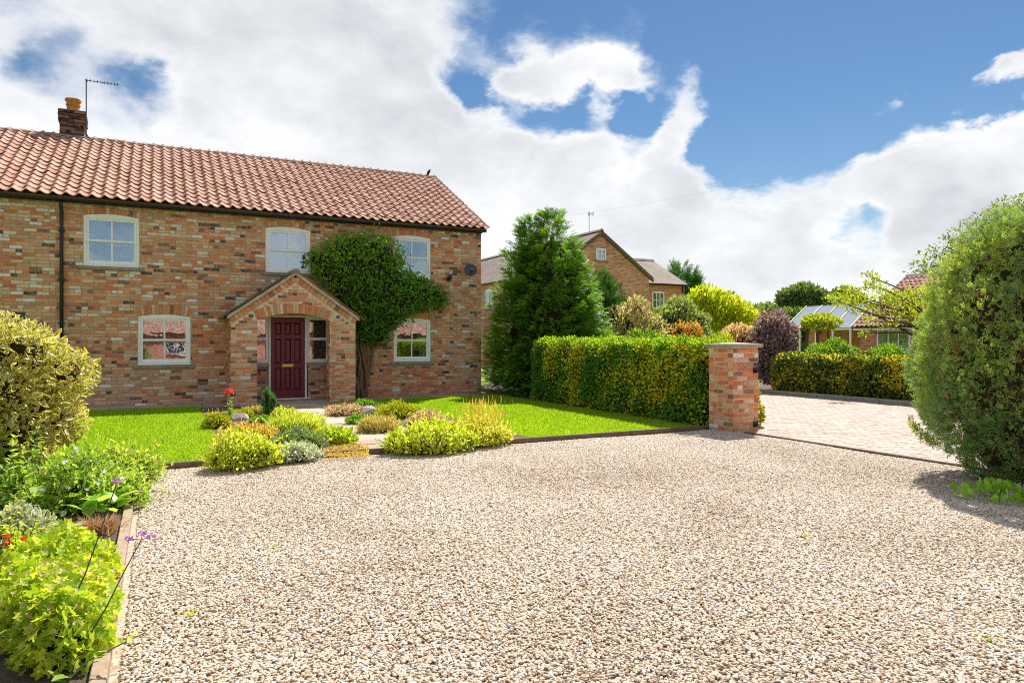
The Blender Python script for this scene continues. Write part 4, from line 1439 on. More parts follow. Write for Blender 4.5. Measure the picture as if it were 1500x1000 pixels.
# ------------------------------------------------------------------ neighbour's house
NX0, NXR, NX1, NY, NEZ, NRZ = 19.1, 22.5, 25.9, 33.5, 5.35, 7.72
nb = thing('neighbour_house', 'brick house with gabled end and old tiled roofs behind the conifers', 'house', (22.5, NY, 0))
q = MB(); q.prism([(NX0, -.1), (NX1, -.1), (NX1, NEZ), (NXR, NRZ-.05), (NX0, NEZ)], NY, 58); q.box(NX1+.002, 30.7, 36.0, 42.8, -.1, 5.2)
nwall = q.build('wall', 'far_brick', nb)
q = MB(); q.prism([(36.0, 5.2), (42.8, 5.2), (39.4, 7.0)], NX1, 30.7, axis='x'); q.build('wing_gable', 'far_brick_red', nb)
q = MB(); q.box(NX1+.01, 30.69, 35.985, 35.998, 0, 5.2); q.build('wing_wall', 'far_brick_red', nb)


def roof_slab(parent, name, a, b_, c, d, th=.09, mat='old_plain_tile'):
    """quad a,b (eaves) c,d (ridge) given thickness; uv in metres"""
    a, b_, c, d = map(Vector, (a, b_, c, d))
    nn = (b_-a).cross(d-a).normalized()
    vs = [a, b_, c, d, a-nn*th, b_-nn*th, c-nn*th, d-nn*th]
    me = bpy.data.meshes.new(name)
    fs = [(0, 1, 2, 3), (7, 6, 5, 4), (0, 4, 5, 1), (1, 5, 6, 2), (2, 6, 7, 3), (3, 7, 4, 0)]
    me.from_pydata([tuple(v) for v in vs], [], fs)
    uv = me.uv_layers.new(name='UVMap')
    e1 = (b_-a).normalized(); e2 = nn.cross(e1)
    for lp in me.loops:
        v = me.vertices[lp.vertex_index].co
        uv.data[lp.index].uv = ((v-a).dot(e1), (v-a).dot(e2))
    me.materials.append(M[mat])
    o = bpy.data.objects.new(name, me)
    return link(o, parent)


ov = .25
sl_ = (NRZ-NEZ)/(NXR-NX0)
roof_slab(nb, 'roof', (NX0-ov, 58, NEZ-ov*sl_+.08), (NX0-ov, NY-.15, NEZ-ov*sl_+.08), (NXR, NY-.15, NRZ+.08), (NXR, 58, NRZ+.08))
roof_slab(nb, 'roof', (NX1+ov, NY-.15, NEZ-ov*sl_+.08), (NX1+ov, 58, NEZ-ov*sl_+.08), (NXR, 58, NRZ+.08), (NXR, NY-.15, NRZ+.08))
roof_slab(nb, 'wing_roof', (NX1-1.2, 35.8, 5.2), (30.85, 35.8, 5.2), (30.85, 39.4, 7.1), (NX1-1.2, 39.4, 7.1))
roof_slab(nb, 'wing_roof', (30.85, 43.0, 5.2), (NX1-1.2, 43.0, 5.2), (NX1-1.2, 39.4, 7.1), (30.85, 39.4, 7.1))
for s_ in (-1, 1):
    q = MB(); xe = NXR+s_*(NXR-NX0+ov)
    pl = [(xe, NEZ-ov*sl_-.16), (NXR, NRZ-.16), (NXR, NRZ-.015), (xe, NEZ-ov*sl_-.015)]
    q.prism(pl if s_ < 0 else pl[::-1], NY-.145, NY-.004); q.build('bargeboard', 'wood_beam', nb)
q = MB(); q.prism([(NXR-.14, NRZ+.05), (NXR+.14, NRZ+.05), (NXR, NRZ+.19)], NY-.15, 58); q.build('ridge', 'ridge_mortar', nb)
q = MB(); q.prism([(39.26, 7.06), (39.54, 7.06), (39.4, 7.22)], NX1-1.2, 30.85, axis='x'); q.build('wing_ridge', 'ridge_mortar', nb)
q = MB(); q.box(NX1+.26, 30.8, 35.68, 35.79, 5.07, 5.16); q.tube([(30.5, 35.9, 5.1), (30.5, 35.9, 0)], .05, 8); q.build('gutter', 'black_plastic', nb)


def small_window(parent, face, cx, cy, z0, z1, w, cols_=2, rows_=2, rise=.06):
    """white casement on a far wall: frame, bars, panes"""
    e = MB(); h2 = w/2
    ap = [(h2*k, z1+rise*(1-k*k)) for k in np.linspace(1, -1, 7)]
    outl = [(-h2, z0), (h2, z0)]+ap
    i = .07
    e.bbox(-h2, -h2+i, -.05, .03, z0, z1); e.bbox(h2-i, h2, -.05, .03, z0, z1); e.bbox(-h2+i, h2-i, -.048, .03, z0, z0+i)
    e.prism([(-h2, z1-i*.6), (h2, z1-i*.6)]+ap, -.052, .03)
    a = ROT[face]
    rs = lambda o: (setattr(o, 'location', Vector((cx, cy, 0))), setattr(o, 'rotation_euler', (0, 0, a)))
    w_ = bpy.data.objects.new('window', e.mesh('window', 'white_paint')); rs(w_); w_.location -= wloc(parent); w_.parent = parent; COL.objects.link(w_)
    bb = MB()
    for k in range(1, cols_): x = -h2+i+(w-2*i)*k/cols_; bb.bbox(x-.02, x+.02, -.04, .01, z0+i, z1-i*.6)
    for k in range(1, rows_): z = z0+i+(z1-z0-1.6*i)*k/rows_; bb.bbox(-h2+i, h2-i, -.038, .01, z-.02, z+.02)
    o = bpy.data.objects.new('glazing_bars', bb.mesh('glazing_bars', 'white_paint')); o.parent = w_; COL.objects.link(o)
    for c in range(cols_):
        for r_ in range(rows_):
            pn = MB(); xa = -h2+i+(w-2*i)*c/cols_; za = z0+i+(z1-z0-1.6*i)*r_/rows_
            pn.box(xa, xa+(w-2*i)/cols_, -.02, -.012, za, za+(z1-z0-1.6*i)/rows_)
            o = bpy.data.objects.new('pane', pn.mesh('pane', 'window_glass')); o.parent = w_; COL.objects.link(o)
    bk = MB(); bk.box(-h2+i, h2-i, -.0105, -.006, z0+i, z1-i*.6)  # dark sheet filling the opening behind the panes
    o = bpy.data.objects.new('blind', bk.mesh('blind', 'dark_metal')); o.parent = w_; COL.objects.link(o)
    s_ = MB(); s_.bbox(-h2-.08, h2+.08, -.1, .02, z0-.08, z0-.002); o = bpy.data.objects.new('sill', s_.mesh('sill', 'sill_stone')); o.parent = w_; COL.objects.link(o)


def on_plane_y(px, py, Y):
    d = ray(px, py); t_ = Y/d[1]; return d[0]*t_, CAM_H+d[2]*t_


xw, zt = on_plane_y(880, 364, NY); _, zb = on_plane_y(880, 381, NY)
small_window(nb, 'front', xw, NY, zb, zt-.04, .66, 2, 2)
xw, zt = on_plane_y(963.5, 427, 36); _, zb = on_plane_y(963.5, 452, 36)
small_window(nb, 'front', xw, 35.985, zb, zt-.05, .95, 3, 2)
small_window(nb, 'left', NX0, 41.2, 3.62, 4.75, 1.2, 2, 2, .14)
small_window(nb, 'left', NX0, 46.2, 3.62, 4.75, 1.2, 2, 2, .14)
q = MB(); q.box(22.3, 22.75, 40.0, 40.5, 7.5, 8.35); q.build('chimney', 'far_brick_red', nb)
pc_ = MB(); pc_.box(17.9, 19.098, 39.5, 42.5, 0, 2.2); pc_.prism([(39.3, 2.2), (42.7, 2.2), (41.0, 3.3)], 17.8, 19.098, axis='x'); pc_.build('side_porch', 'far_brick', nb)
na_ = thing('aerial', 'short television aerial on the neighbouring house ridge', 'aerial', (22.5, 37, 7.8))
am_ = DP(863, 340, 42.5); at_ = DP(863, 312, 42.5)
q = MB(); q.tube([(am_[0], am_[1], 7.3), (at_[0], at_[1], at_[2])], .022, 6); q.build('mast', 'grey_metal', na_)
q = MB(); q.tube([(at_[0]-.1, at_[1], at_[2]-.05), (at_[0]+.35, at_[1], at_[2]-.02)], .016, 5)
for i in range(5): q.tube([(at_[0]-.05+i*.09, at_[1], at_[2]-.18), (at_[0]-.05+i*.09, at_[1], at_[2]+.1)], .01, 4)
q.build('boom', 'grey_metal', na_)

# overhead cable
cb = MB(); a_ = DP(790, 322, 44); b2 = DP(1045, 284, 40); c2_ = DP(1500, 165, 36)
pts = []
for k in range(25):
    f_ = k/24
    p = a_*(1-f_)+c2_*f_; p[2] -= 1.1*4*f_*(1-f_)*.5
    pts.append(tuple(p))
cb.tube(pts, .003, 5); cb.build('overhead_cable', 'grey_metal', None, label='thin overhead cable crossing the sky above the gabled house', cat='cable')

# ------------------------------------------------------------------ cottage with glazed lean-to
ct = thing('cottage', 'low brick cottage with pale pantile roof and glazed lean-to', 'cottage', (31, 16, 0))
q = MB(); q.box(29.4, 37.5, 6, 22.15, -.1, 2.25); q.prism([(29.4, 2.25), (37.5, 2.25), (33.0, 4.4)], 6, 22.15); q.build('wall', 'far_brick_red', ct)
cpitch = math.atan2(4.65-2.2, 33.0-29.1)
q = MB(); q.prism([(29.1, 2.16), (33.0, 4.62), (33.0, 4.56), (29.1, 2.10)][::-1], 5.9, 22.3); q.prism([(33.001, 4.62), (37.8, 1.9), (37.8, 1.84), (33.001, 4.56)][::-1], 5.9, 22.3); croof = q.build('roof', 'timber_dark', ct)
cl_ = math.hypot(4.62-2.16, 3.9)
PT2 = 0


def croof_key(l):
    t_ = depth_of(l[0], l[1]); p_ = 750+FPX*(l[0]*cs-l[1]*sn)/t_
    return t_ if p_ < 1385 else 1e6+t_


pantile_roof(croof, (29.05, 22.3, 2.19), -math.pi/2, cpitch, int(16.3/TW), 15, 300, croof_key, gauge=cl_/14.6)
q = MB(); q.prism([(32.85, 4.64), (33.15, 4.64), (33.0, 4.80)], 5.9, 22.3); q.build('ridge', 'ridge_mortar', ct)
q = MB(); q.box(29.12, 29.22, 6, 22.3, 2.02, 2.12); q.build('gutter', 'white_paint', ct)
small_window(ct, 'left', 29.4, 20.45, .8, 2.02, 1.6, 3, 1, .0)
small_window(ct, 'left', 29.4, 15.5, .75, 2.0, 1.7, 3, 1, .0)
q = MB(); q.box(33.0-.35, 33.35, 13.0, 13.6, 4.3, 5.7); q.build('chimney', 'far_brick_red', ct)
# glazed lean-to: white rafters with panes between
gy0, gy1, gz0, gz1, gx0, gx1 = 22.4, 26.4, 2.13, 3.32, 29.1, 30.75
ln = MB(); ln.bbox(gx0, gx0+.08, gy0, gy1, gz0-.08, gz0); ln.bbox(gx1-.04, gx1+.06, gy0, gy1, gz1-.05, gz1+.03)
leanto = ln.build('conservatory', 'white_paint', ct)
for k in range(5):
    yy = gy0+.05+(gy1-gy0-.1)*k/4
    q = MB(); q.prism([(gx0, gz0), (gx1, gz1), (gx1, gz1+.07), (gx0, gz0+.07)], yy-.03, yy+.03); q.build('rafter', 'white_paint', leanto)
    if k < 4:
        q = MB(); q.prism([(gx0, gz0+.02), (gx1, gz1+.02), (gx1, gz1+.035), (gx0, gz0+.035)], yy+.032, yy+(gy1-gy0-.1)/4-.032); q.build('pane', 'roof_glass', leanto)
    q = MB(); q.bbox(gx0, gx0+.08, yy-.04, yy+.04, 0, gz0-.085); q.build('post', 'white_paint', leanto)
q = MB(); q.box(gx0+.02, gx0+.06, gy0, gy1, 0, .6); q.box(gx1+.02, gx1+.25, gy0, gy1, 0, gz1-.06); q.build('low_wall', 'far_brick_red', leanto)
ca = thing('aerial', 'pale aerial mast standing above the cottage roof', 'aerial', (33, 14, 4.6))
a_ = DP(1441, 372, 31); b2 = DP(1441, 322, 31)
q = MB(); q.tube([(a_[0], a_[1], 3.5), tuple(b2)], .03, 6); q.build('mast', 'grey_metal', ca)
q = MB(); q.tube([(b2[0]-.12, b2[1], b2[2]), (b2[0]+.25, b2[1]-.3, b2[2]-.05)], .022, 5); q.tube([(b2[0], b2[1], b2[2]), (b2[0], b2[1], b2[2]+.15)], .018, 5); q.build('boom', 'mast_metal', ca)
pg = thing('pergola', 'rustic wooden garden pergola draped with leaves before the lean-to', 'pergola', (24, 19.5, 0))
for (a_, b_, r_) in (((1180, 508), (1183, 480), .06), ((1200, 508), (1197, 481), .06), ((1213, 508), (1213, 480), .05)):
    p0 = DP(a_[0], a_[1], 27); p1 = DP(b_[0], b_[1], 27)
    q = MB(); q.tube([(p0[0], p0[1], 0), tuple(p1)], r_, 6); q.build('post', 'wood_beam', pg)
p0 = DP(1172, 482, 27); p1 = DP(1222, 478, 27)
q = MB(); q.tube([tuple(p0), tuple(p1)], .06, 6); q.build('beam', 'wood_beam', pg)
p0 = DP(1197, 492, 27); p1 = DP(1210, 480, 27)
q = MB(); q.tube([tuple(p0), tuple(p1)], .045, 6); q.build('brace', 'wood_beam', pg)
#FOLIAGE
# ------------------------------------------------------------------ foliage tools


def unit(v):
    return v/np.maximum(np.linalg.norm(v, axis=-1, keepdims=True), 1e-9)


def tmpl(V, F, e):
    return np.array(V, float), np.array(F, int), np.array(e, float)


# leaf templates: x across, y along, z up; edge value 0 on the midrib, 1 on the margin
T_DIA = tmpl([(0, 0, 0), (-.24, .45, .07), (0, 1, -.05), (.24, .45, .07)], [(0, 2, 1), (0, 3, 2)], [.2, .8, .8, .8])
T_ROUND = tmpl([(0, 0, 0), (-.34, .4, .07), (-.22, .8, .03), (0, 1, -.05), (.22, .8, .03), (.34, .4, .07)], [(0, 2, 1), (0, 3, 2), (0, 4, 3), (0, 5, 4)], [.2, .8, .8, .8, .8, .8])
T_LEAF = tmpl([(0, 0, 0), (0, .35, 0), (0, .7, -.02), (0, 1, -.1), (-.21, .25, .07), (-.2, .65, .05), (.21, .25, .07), (.2, .65, .05)],
              [(0, 1, 4), (1, 5, 4), (1, 2, 5), (2, 3, 5), (0, 6, 1), (1, 6, 7), (1, 7, 2), (2, 7, 3)], [.5, 0, 0, 1, 1, 1, 1, 1])
T_STRAP = tmpl([(-.03, 0, 0), (.03, 0, 0), (-.035, .5, .12), (.035, .5, .12), (0, 1, -.02)], [(0, 1, 3), (0, 3, 2), (2, 3, 4)], [.5]*5)


def lobed_leaf(n=5):
    V = [(0, .35, -.03)]; e = [0]
    m = 2*n
    for i in range(m):
        a = -2.5+5.0*i/(m-1)
        r = (.58 if i % 2 else .33)
        V.append((r*math.sin(a), .35+r*math.cos(a), .08*(1 if i % 2 else .2))); e.append(1)
    F = [(0, i+1, i) for i in range(1, m)]
    return tmpl(V, F, e)


T_PALM = lobed_leaf()


def spray(n=15, w=.36, lw=.05, curl=-.25, seed=0, d3=0.0):
    r = np.random.default_rng(seed)
    V = []; F = []
    for i in range(n):
        y = .05+.8*i/(n-1)
        s_ = 1 if i % 2 else -1
        ln_ = w*(1-.55*y)*r.uniform(.75, 1.15)
        a = np.array([0, y, 0]); tip = np.array([s_*ln_*.85, y+ln_*.85, r.normal(0, d3)])
        dd = np.array([-(tip-a)[1], (tip-a)[0], 0]); dd = dd/np.linalg.norm(dd)*lw*.5
        mid = a+(tip-a)*.45
        k = len(V)
        for q in (a, mid+dd, mid-dd, tip):
            V.append(q)
        F += [(k, k+1, k+2), (k+1, k+3, k+2)]
    k = len(V)
    V += [np.array([-.012, 0, 0]), np.array([.012, 0, 0]), np.array([0, 1, 0])]
    F.append((k, k+1, k+2))
    V = np.array(V)
    V[:, 2] += curl*V[:, 1]**2
    return V, np.array(F), np.full(len(V), .5)


T_SPRAY = spray(9, .42, .13, -.35)
T_TUFT = spray(8, .5, .15, .1, 3, .16)
T_PLUME = spray(11, .34, .085, -.1, 5, .06)


def place(T, P, A, Nn, Sz, wid=None):
    """copies of a template: P origin, A along, Nn leaf normal, Sz size; returns V, F"""
    TV, TF, TE = T
    A = unit(A)
    Bx = unit(np.cross(A, Nn)); Nz = np.cross(Bx, A)
    Sz = np.broadcast_to(np.asarray(Sz, float), (len(P),))
    w = 1.0 if wid is None else wid
    V = P[:, None]+Sz[:, None, None]*(w*TV[None, :, 0, None]*Bx[:, None]+TV[None, :, 1, None]*A[:, None]+TV[None, :, 2, None]*Nz[:, None])
    F = TF[None]+(np.arange(len(P))*len(TV))[:, None, None]
    return V.reshape(-1, 3), F.reshape(-1, 3), np.tile(TE, len(P))


def sph(n):
    return unit(rng.normal(size=(n, 3)))


def fib(n):
    i = np.arange(n)+.5
    ph = np.arccos(1-2*i/n); th = np.pi*(1+5**.5)*i
    return np.stack([np.cos(th)*np.sin(ph), np.sin(th)*np.sin(ph), np.cos(ph)], 1)


def sub_lobes(c, r, n, size, jit=.12, zmin=-.3, inner=.8):
    """lumps spread over an ellipsoid"""
    d = fib(int(n*2/(1-zmin)) if zmin > -1 else n)
    d = d[d[:, 2] > zmin]
    c = np.array(c, float); r = np.array(r, float)
    out = []
    for q in d:
        s_ = size*rng.uniform(.75, 1.3)
        p = c+q*r*(inner+rng.normal(0, jit))
        out.append((p[0], p[1], p[2], s_*r[0], s_*r[1], s_*r[2]*rng.uniform(.8, 1.1)))
    return out


def lobe_pts(lobes, n, shell=(.7, 1.04), zmin=0.0, drop=.72):
    Lb = np.array(lobes, float)
    area = (Lb[:, 3]*Lb[:, 4]+Lb[:, 3]*Lb[:, 5]+Lb[:, 4]*Lb[:, 5])
    Ps, Ns = [], []
    got = 0
    for _ in range(12):
        m = int((n-got)*1.6)+50
        k = rng.choice(len(Lb), m, p=area/area.sum())
        d = sph(m)
        rad = shell[1]-(shell[1]-shell[0])*rng.random(m)**1.6
        C = Lb[k, :3]; Rr = Lb[k, 3:]
        P = C+d*Rr*rad[:, None]
        Nn = unit(d/Rr)
        ok = P[:, 2] > zmin
        # leave out what lies deep inside other lobes
        for j in range(len(Lb)):
            q = (P-Lb[j, :3])/Lb[j, 3:]
            ok &= ~(((q*q).sum(1) < drop**2) & (k != j))
        Ps.append(P[ok]); Ns.append(Nn[ok]); got += int(ok.sum())
        if got >= n: break
    return np.concatenate(Ps)[:n], np.concatenate(Ns)[:n]


plain('twig_mass', (.045, .035, .02), .95, .05, 0, 14, .5)


def core_mesh(lobes, k, zmin):
    Vs, Fs = [], []
    nu, nv_ = 10, 6
    o = 0
    for (x, y, z, a, b_, c) in lobes:
        vs = [(x, y, z+c*k)]
        for j in range(1, nv_):
            ph = math.pi*j/nv_
            for i in range(nu):
                th = 2*math.pi*i/nu
                vs.append((x+a*k*math.sin(ph)*math.cos(th), y+b_*k*math.sin(ph)*math.sin(th), max(zmin, z+c*k*math.cos(ph))))
        vs.append((x, y, max(zmin, z-c*k)))
        fs = [(0, 1+i, 1+(i+1) % nu) for i in range(nu)]
        for j in range(nv_-2):
            for i in range(nu):
                p, q = 1+j*nu+i, 1+j*nu+(i+1) % nu
                fs += [(p, p+nu, q), (q, p+nu, q+nu)]
        b0 = 1+(nv_-2)*nu
        fs += [(b0+i, len(vs)-1, b0+(i+1) % nu) for i in range(nu)]
        Vs.append(np.array(vs)); Fs.append(np.array(fs)+o); o += len(vs)
    return np.concatenate(Vs), np.concatenate(Fs)


def fol_obj(name, parts, mat, loc=(0, 0, 0), parent=None, core=None):
    """parts: list of (V, F, rnd, edge) in world coordinates; core: (V, F) of the twiggy inside"""
    Vs, Fs, Rs, Es, Ms = [], [], [], [], []
    o = 0
    for (V, F, r, e) in parts:
        Vs.append(V); Fs.append(F+o); Rs.append(r); Es.append(e); Ms.append(np.zeros(len(F), int)); o += len(V)
    if core is not None:
        V, F = core
        Vs.append(V); Fs.append(F+o); Rs.append(np.full(len(V), .5)); Es.append(np.zeros(len(V))); Ms.append(np.ones(len(F), int))
    loc = np.array(loc, float)
    me = np_mesh(name, np.concatenate(Vs)-loc, np.concatenate(Fs), None, {'rnd': ('POINT', 'FLOAT', np.concatenate(Rs)), 'edge': ('POINT', 'FLOAT', np.concatenate(Es))},
                 mats=[mat, 'twig_mass'], mi=np.concatenate(Ms))
    ob = bpy.data.objects.new(name, me)
    ob.location = tuple(loc)
    return link(ob, parent)


def leaf_part(P, Nn, T, size, up=.35, out=.6, rnd_=.5, sj=.3, r=None, tilt=.5, wid=None):
    """leaves whose axes run out and up with scatter, blades facing roughly outward"""
    n = len(P)
    A = Nn*out+np.array([0, 0, up])+sph(n)*rnd_
    LN = Nn*.6+np.array([0, 0, .55])+sph(n)*tilt
    S_ = size*rng.uniform(1-sj, 1+sj, n)
    V, F, E = place(T, P, A, LN, S_, wid)
    rr = rng.random(n) if r is None else r
    return V, F, np.repeat(rr, len(T[0])), E


def shrub(name, label, cat, lobes, n, T, size, mat, zb=0.05, group=None, shell=(.7, 1.05), core=.62, parent=None, **kw):
    P, Nn = lobe_pts(lobes, n, shell, zb+.01)
    Lb = np.array(lobes)
    loc = (float(Lb[:, 0].mean()), float(Lb[:, 1].mean()), zb)
    o = fol_obj(name, [leaf_part(P, Nn, T, size, **kw)], mat, loc, parent, core_mesh(lobes, core, zb) if core else None)
    return tag(o, label, cat, group)


def px_mound(x0, y0, x1, y1, zb=.06, dr=.8, tc=None):
    """ellipsoid of a mound seen in the box (x0,y0)-(x1,y1) of the photograph and standing on the ground"""
    xm = (x0+x1)/2
    t0 = (CAM_H-zb)*FPX/(y1-500) if tc is None else tc
    r = (x1-x0)/2*t0/FPX
    tc_ = t0+r*dr*.9 if tc is None else tc
    r = (x1-x0)/2*tc_/FPX
    p = DP(xm, y0, tc_)
    return (p[0], p[1], zb), (r, r*dr, max(.05, p[2]-zb))


def clump_lobes(c, r, nl, ls):
    """uneven cluster of lumps on an elliptical footprint, higher in the middle"""
    out = []
    for k in range(nl):
        d = math.sqrt((k+.5)/nl)*.86
        a = k*2.399963+rng.uniform(-.3, .3)
        q = ls*rng.uniform(.75, 1.3)
        h_ = r[2]*(1-.62*d*d)*rng.uniform(.5, 1.0)
        out.append((c[0]+r[0]*d*math.cos(a), c[1]+r[1]*d*math.sin(a), c[2]+h_*.42, r[0]*q, r[1]*q*1.1, h_*.58))
    return out


def mound(name, label, cat, box, mat, T, size, n, zb=.06, nl=12, ls=.42, dr=.8, group=None, core=.55, shell=(.55, 1.22), tc=None, sprigs=.12, **kw):
    c, r = px_mound(*box, zb=zb, dr=dr, tc=tc)
    r = (r[0]*.95, r[1]*.95, r[2]*.9)
    lobes = clump_lobes(c, (r[0]*1.1, r[1]*1.1, r[2]*.92), int(nl*1.7), ls*.72)
    P, Nn = lobe_pts(lobes, n, shell, zb+.01)
    st_ = rng.random(len(P)) < .16
    P[st_] += Nn[st_]*(np.minimum(rng.gamma(1.5, .13, int(st_.sum())), .4)*r[2])[:, None]*np.array([1, 1, .8])+sph(int(st_.sum()))*r[2]*.05
    P[:, 2] = np.maximum(P[:, 2], zb+.005)
    kw.setdefault('rnd_', .75); kw.setdefault('sj', .5)
    parts = [leaf_part(P, Nn, T, size, **kw)]
    m = int(n*sprigs/8)
    if m:
        # young shoots standing clear of the outline, each a short run of leaves
        k = rng.choice(len(P), m)
        ln_ = r[2]*rng.uniform(.10, .28, m)
        ax = unit(Nn[k]*.6+np.array([0, 0, .9])+sph(m)*.35)
        s_ = np.linspace(.1, 1, 8)
        SP = (P[k][:, None]+ax[:, None]*(ln_[:, None]*s_)[..., None]).reshape(-1, 3)
        SN = np.repeat(ax, 8, 0)+sph(m*8)*.7
        parts.append(leaf_part(SP, unit(SN), T, size*.75, r=np.clip(.5+.5*rng.random(m*8), 0, 1)))
    o = fol_obj(name, parts, mat, (c[0], c[1], zb), None, core_mesh(lobes, core, zb) if core else None)
    return tag(o, label, cat, group)


def box_pts(x0, x1, y0, y1, z0, z1, n, rad=.16, depth=.16, faces='xXyYz'):
    """leaf positions on a clipped hedge block with rounded shoulders and an uneven face"""
    Ls = {'x': (y1-y0)*(z1-z0), 'X': (y1-y0)*(z1-z0), 'y': (x1-x0)*(z1-z0), 'Y': (x1-x0)*(z1-z0), 'z': (x1-x0)*(y1-y0)}
    tot = sum(Ls[f] for f in faces)
    Ps, Ns = [], []
    for f in faces:
        m = int(n*Ls[f]/tot)
        a = rng.random(m); b_ = rng.random(m)
        if f in 'xX':
            P = np.stack([np.full(m, x0 if f == 'x' else x1), y0+a*(y1-y0), z0+b_*(z1-z0)], 1); Q = np.array([-1 if f == 'x' else 1, 0, 0])
        elif f in 'yY':
            P = np.stack([x0+a*(x1-x0), np.full(m, y0 if f == 'y' else y1), z0+b_*(z1-z0)], 1); Q = np.array([0, -1 if f == 'y' else 1, 0])
        else:
            P = np.stack([x0+a*(x1-x0), y0+b_*(y1-y0), np.full(m, z1)], 1); Q = np.array([0, 0, 1])
        Ps.append(P); Ns.append(np.tile(Q, (m, 1)).astype(float))
    P = np.concatenate(Ps); Nn = np.concatenate(Ns)
    # round the shoulders: pull points to a rounded box
    lo = np.array([x0+rad, y0+rad, z0-1]); hi = np.array([x1-rad, y1-rad, z1-rad])
    c = np.clip(P, lo, hi)
    d = P-c
    L_ = np.linalg.norm(d, axis=1, keepdims=True)
    Nn = np.where(L_ > 1e-6, d/np.maximum(L_, 1e-6), Nn)
    P = c+Nn*rad
    wob_ = .035*np.sin(P[:, 0]*3.1+P[:, 1]*2.3)*np.sin(P[:, 2]*4.2+P[:, 1]*1.1)+.025*np.sin(P[:, 1]*6.3+P[:, 2]*5.1)+.02*np.sin(P[:, 0]*9+P[:, 1]*11)
    P = P+Nn*(wob_-depth*rng.random(len(P))**1.7+.02)[:, None]
    return P, Nn


def box_core(x0, x1, y0, y1, z0, z1):
    V = np.array([(x, y, z) for z in (z0, z1) for x, y in ((x0, y0), (x1, y0), (x1, y1), (x0, y1))], float)
    F = np.array([(0, 2, 1), (0, 3, 2), (4, 5, 6), (4, 6, 7), (0, 1, 5), (0, 5, 4), (1, 2, 6), (1, 6, 5), (2, 3, 7), (2, 7, 6), (3, 0, 4), (3, 4, 7)])
    return V, F


def tree(name, label, cat, base, trunk, lobes, n, T, size, mat, bark='bark', group=None, core=None, shell=(.3, 1.05), trad=.2, **kw):
    root = thing(name, label, cat, base, group)
    q = MB()
    top = Vector(trunk)
    b0 = Vector(base)
    mid = b0.lerp(top, .5)+Vector((rng.normal(0, .05), rng.normal(0, .05), 0))*(top-b0).length
    q.tube([b0, mid, top], [trad, trad*.75, trad*.5], 8)
    for lb_ in lobes:
        e = Vector(lb_[:3])
        s_ = b0.lerp(top, rng.uniform(.55, 1.0))
        m_ = s_.lerp(e, .5)+Vector((rng.normal(0, .06), rng.normal(0, .06), .08))*(e-s_).length
        q.tube([s_, m_, e], [trad*.4, trad*.25, trad*.1], 5)
    q.build('trunk', bark, root, True)
    P, Nn = lobe_pts(lobes, n, shell, base[2]+.2, .35)
    fol_obj('crown', [leaf_part(P, Nn, T, size, **kw)], mat, base, root, core_mesh(lobes, core, base[2]) if core else None)
    return root


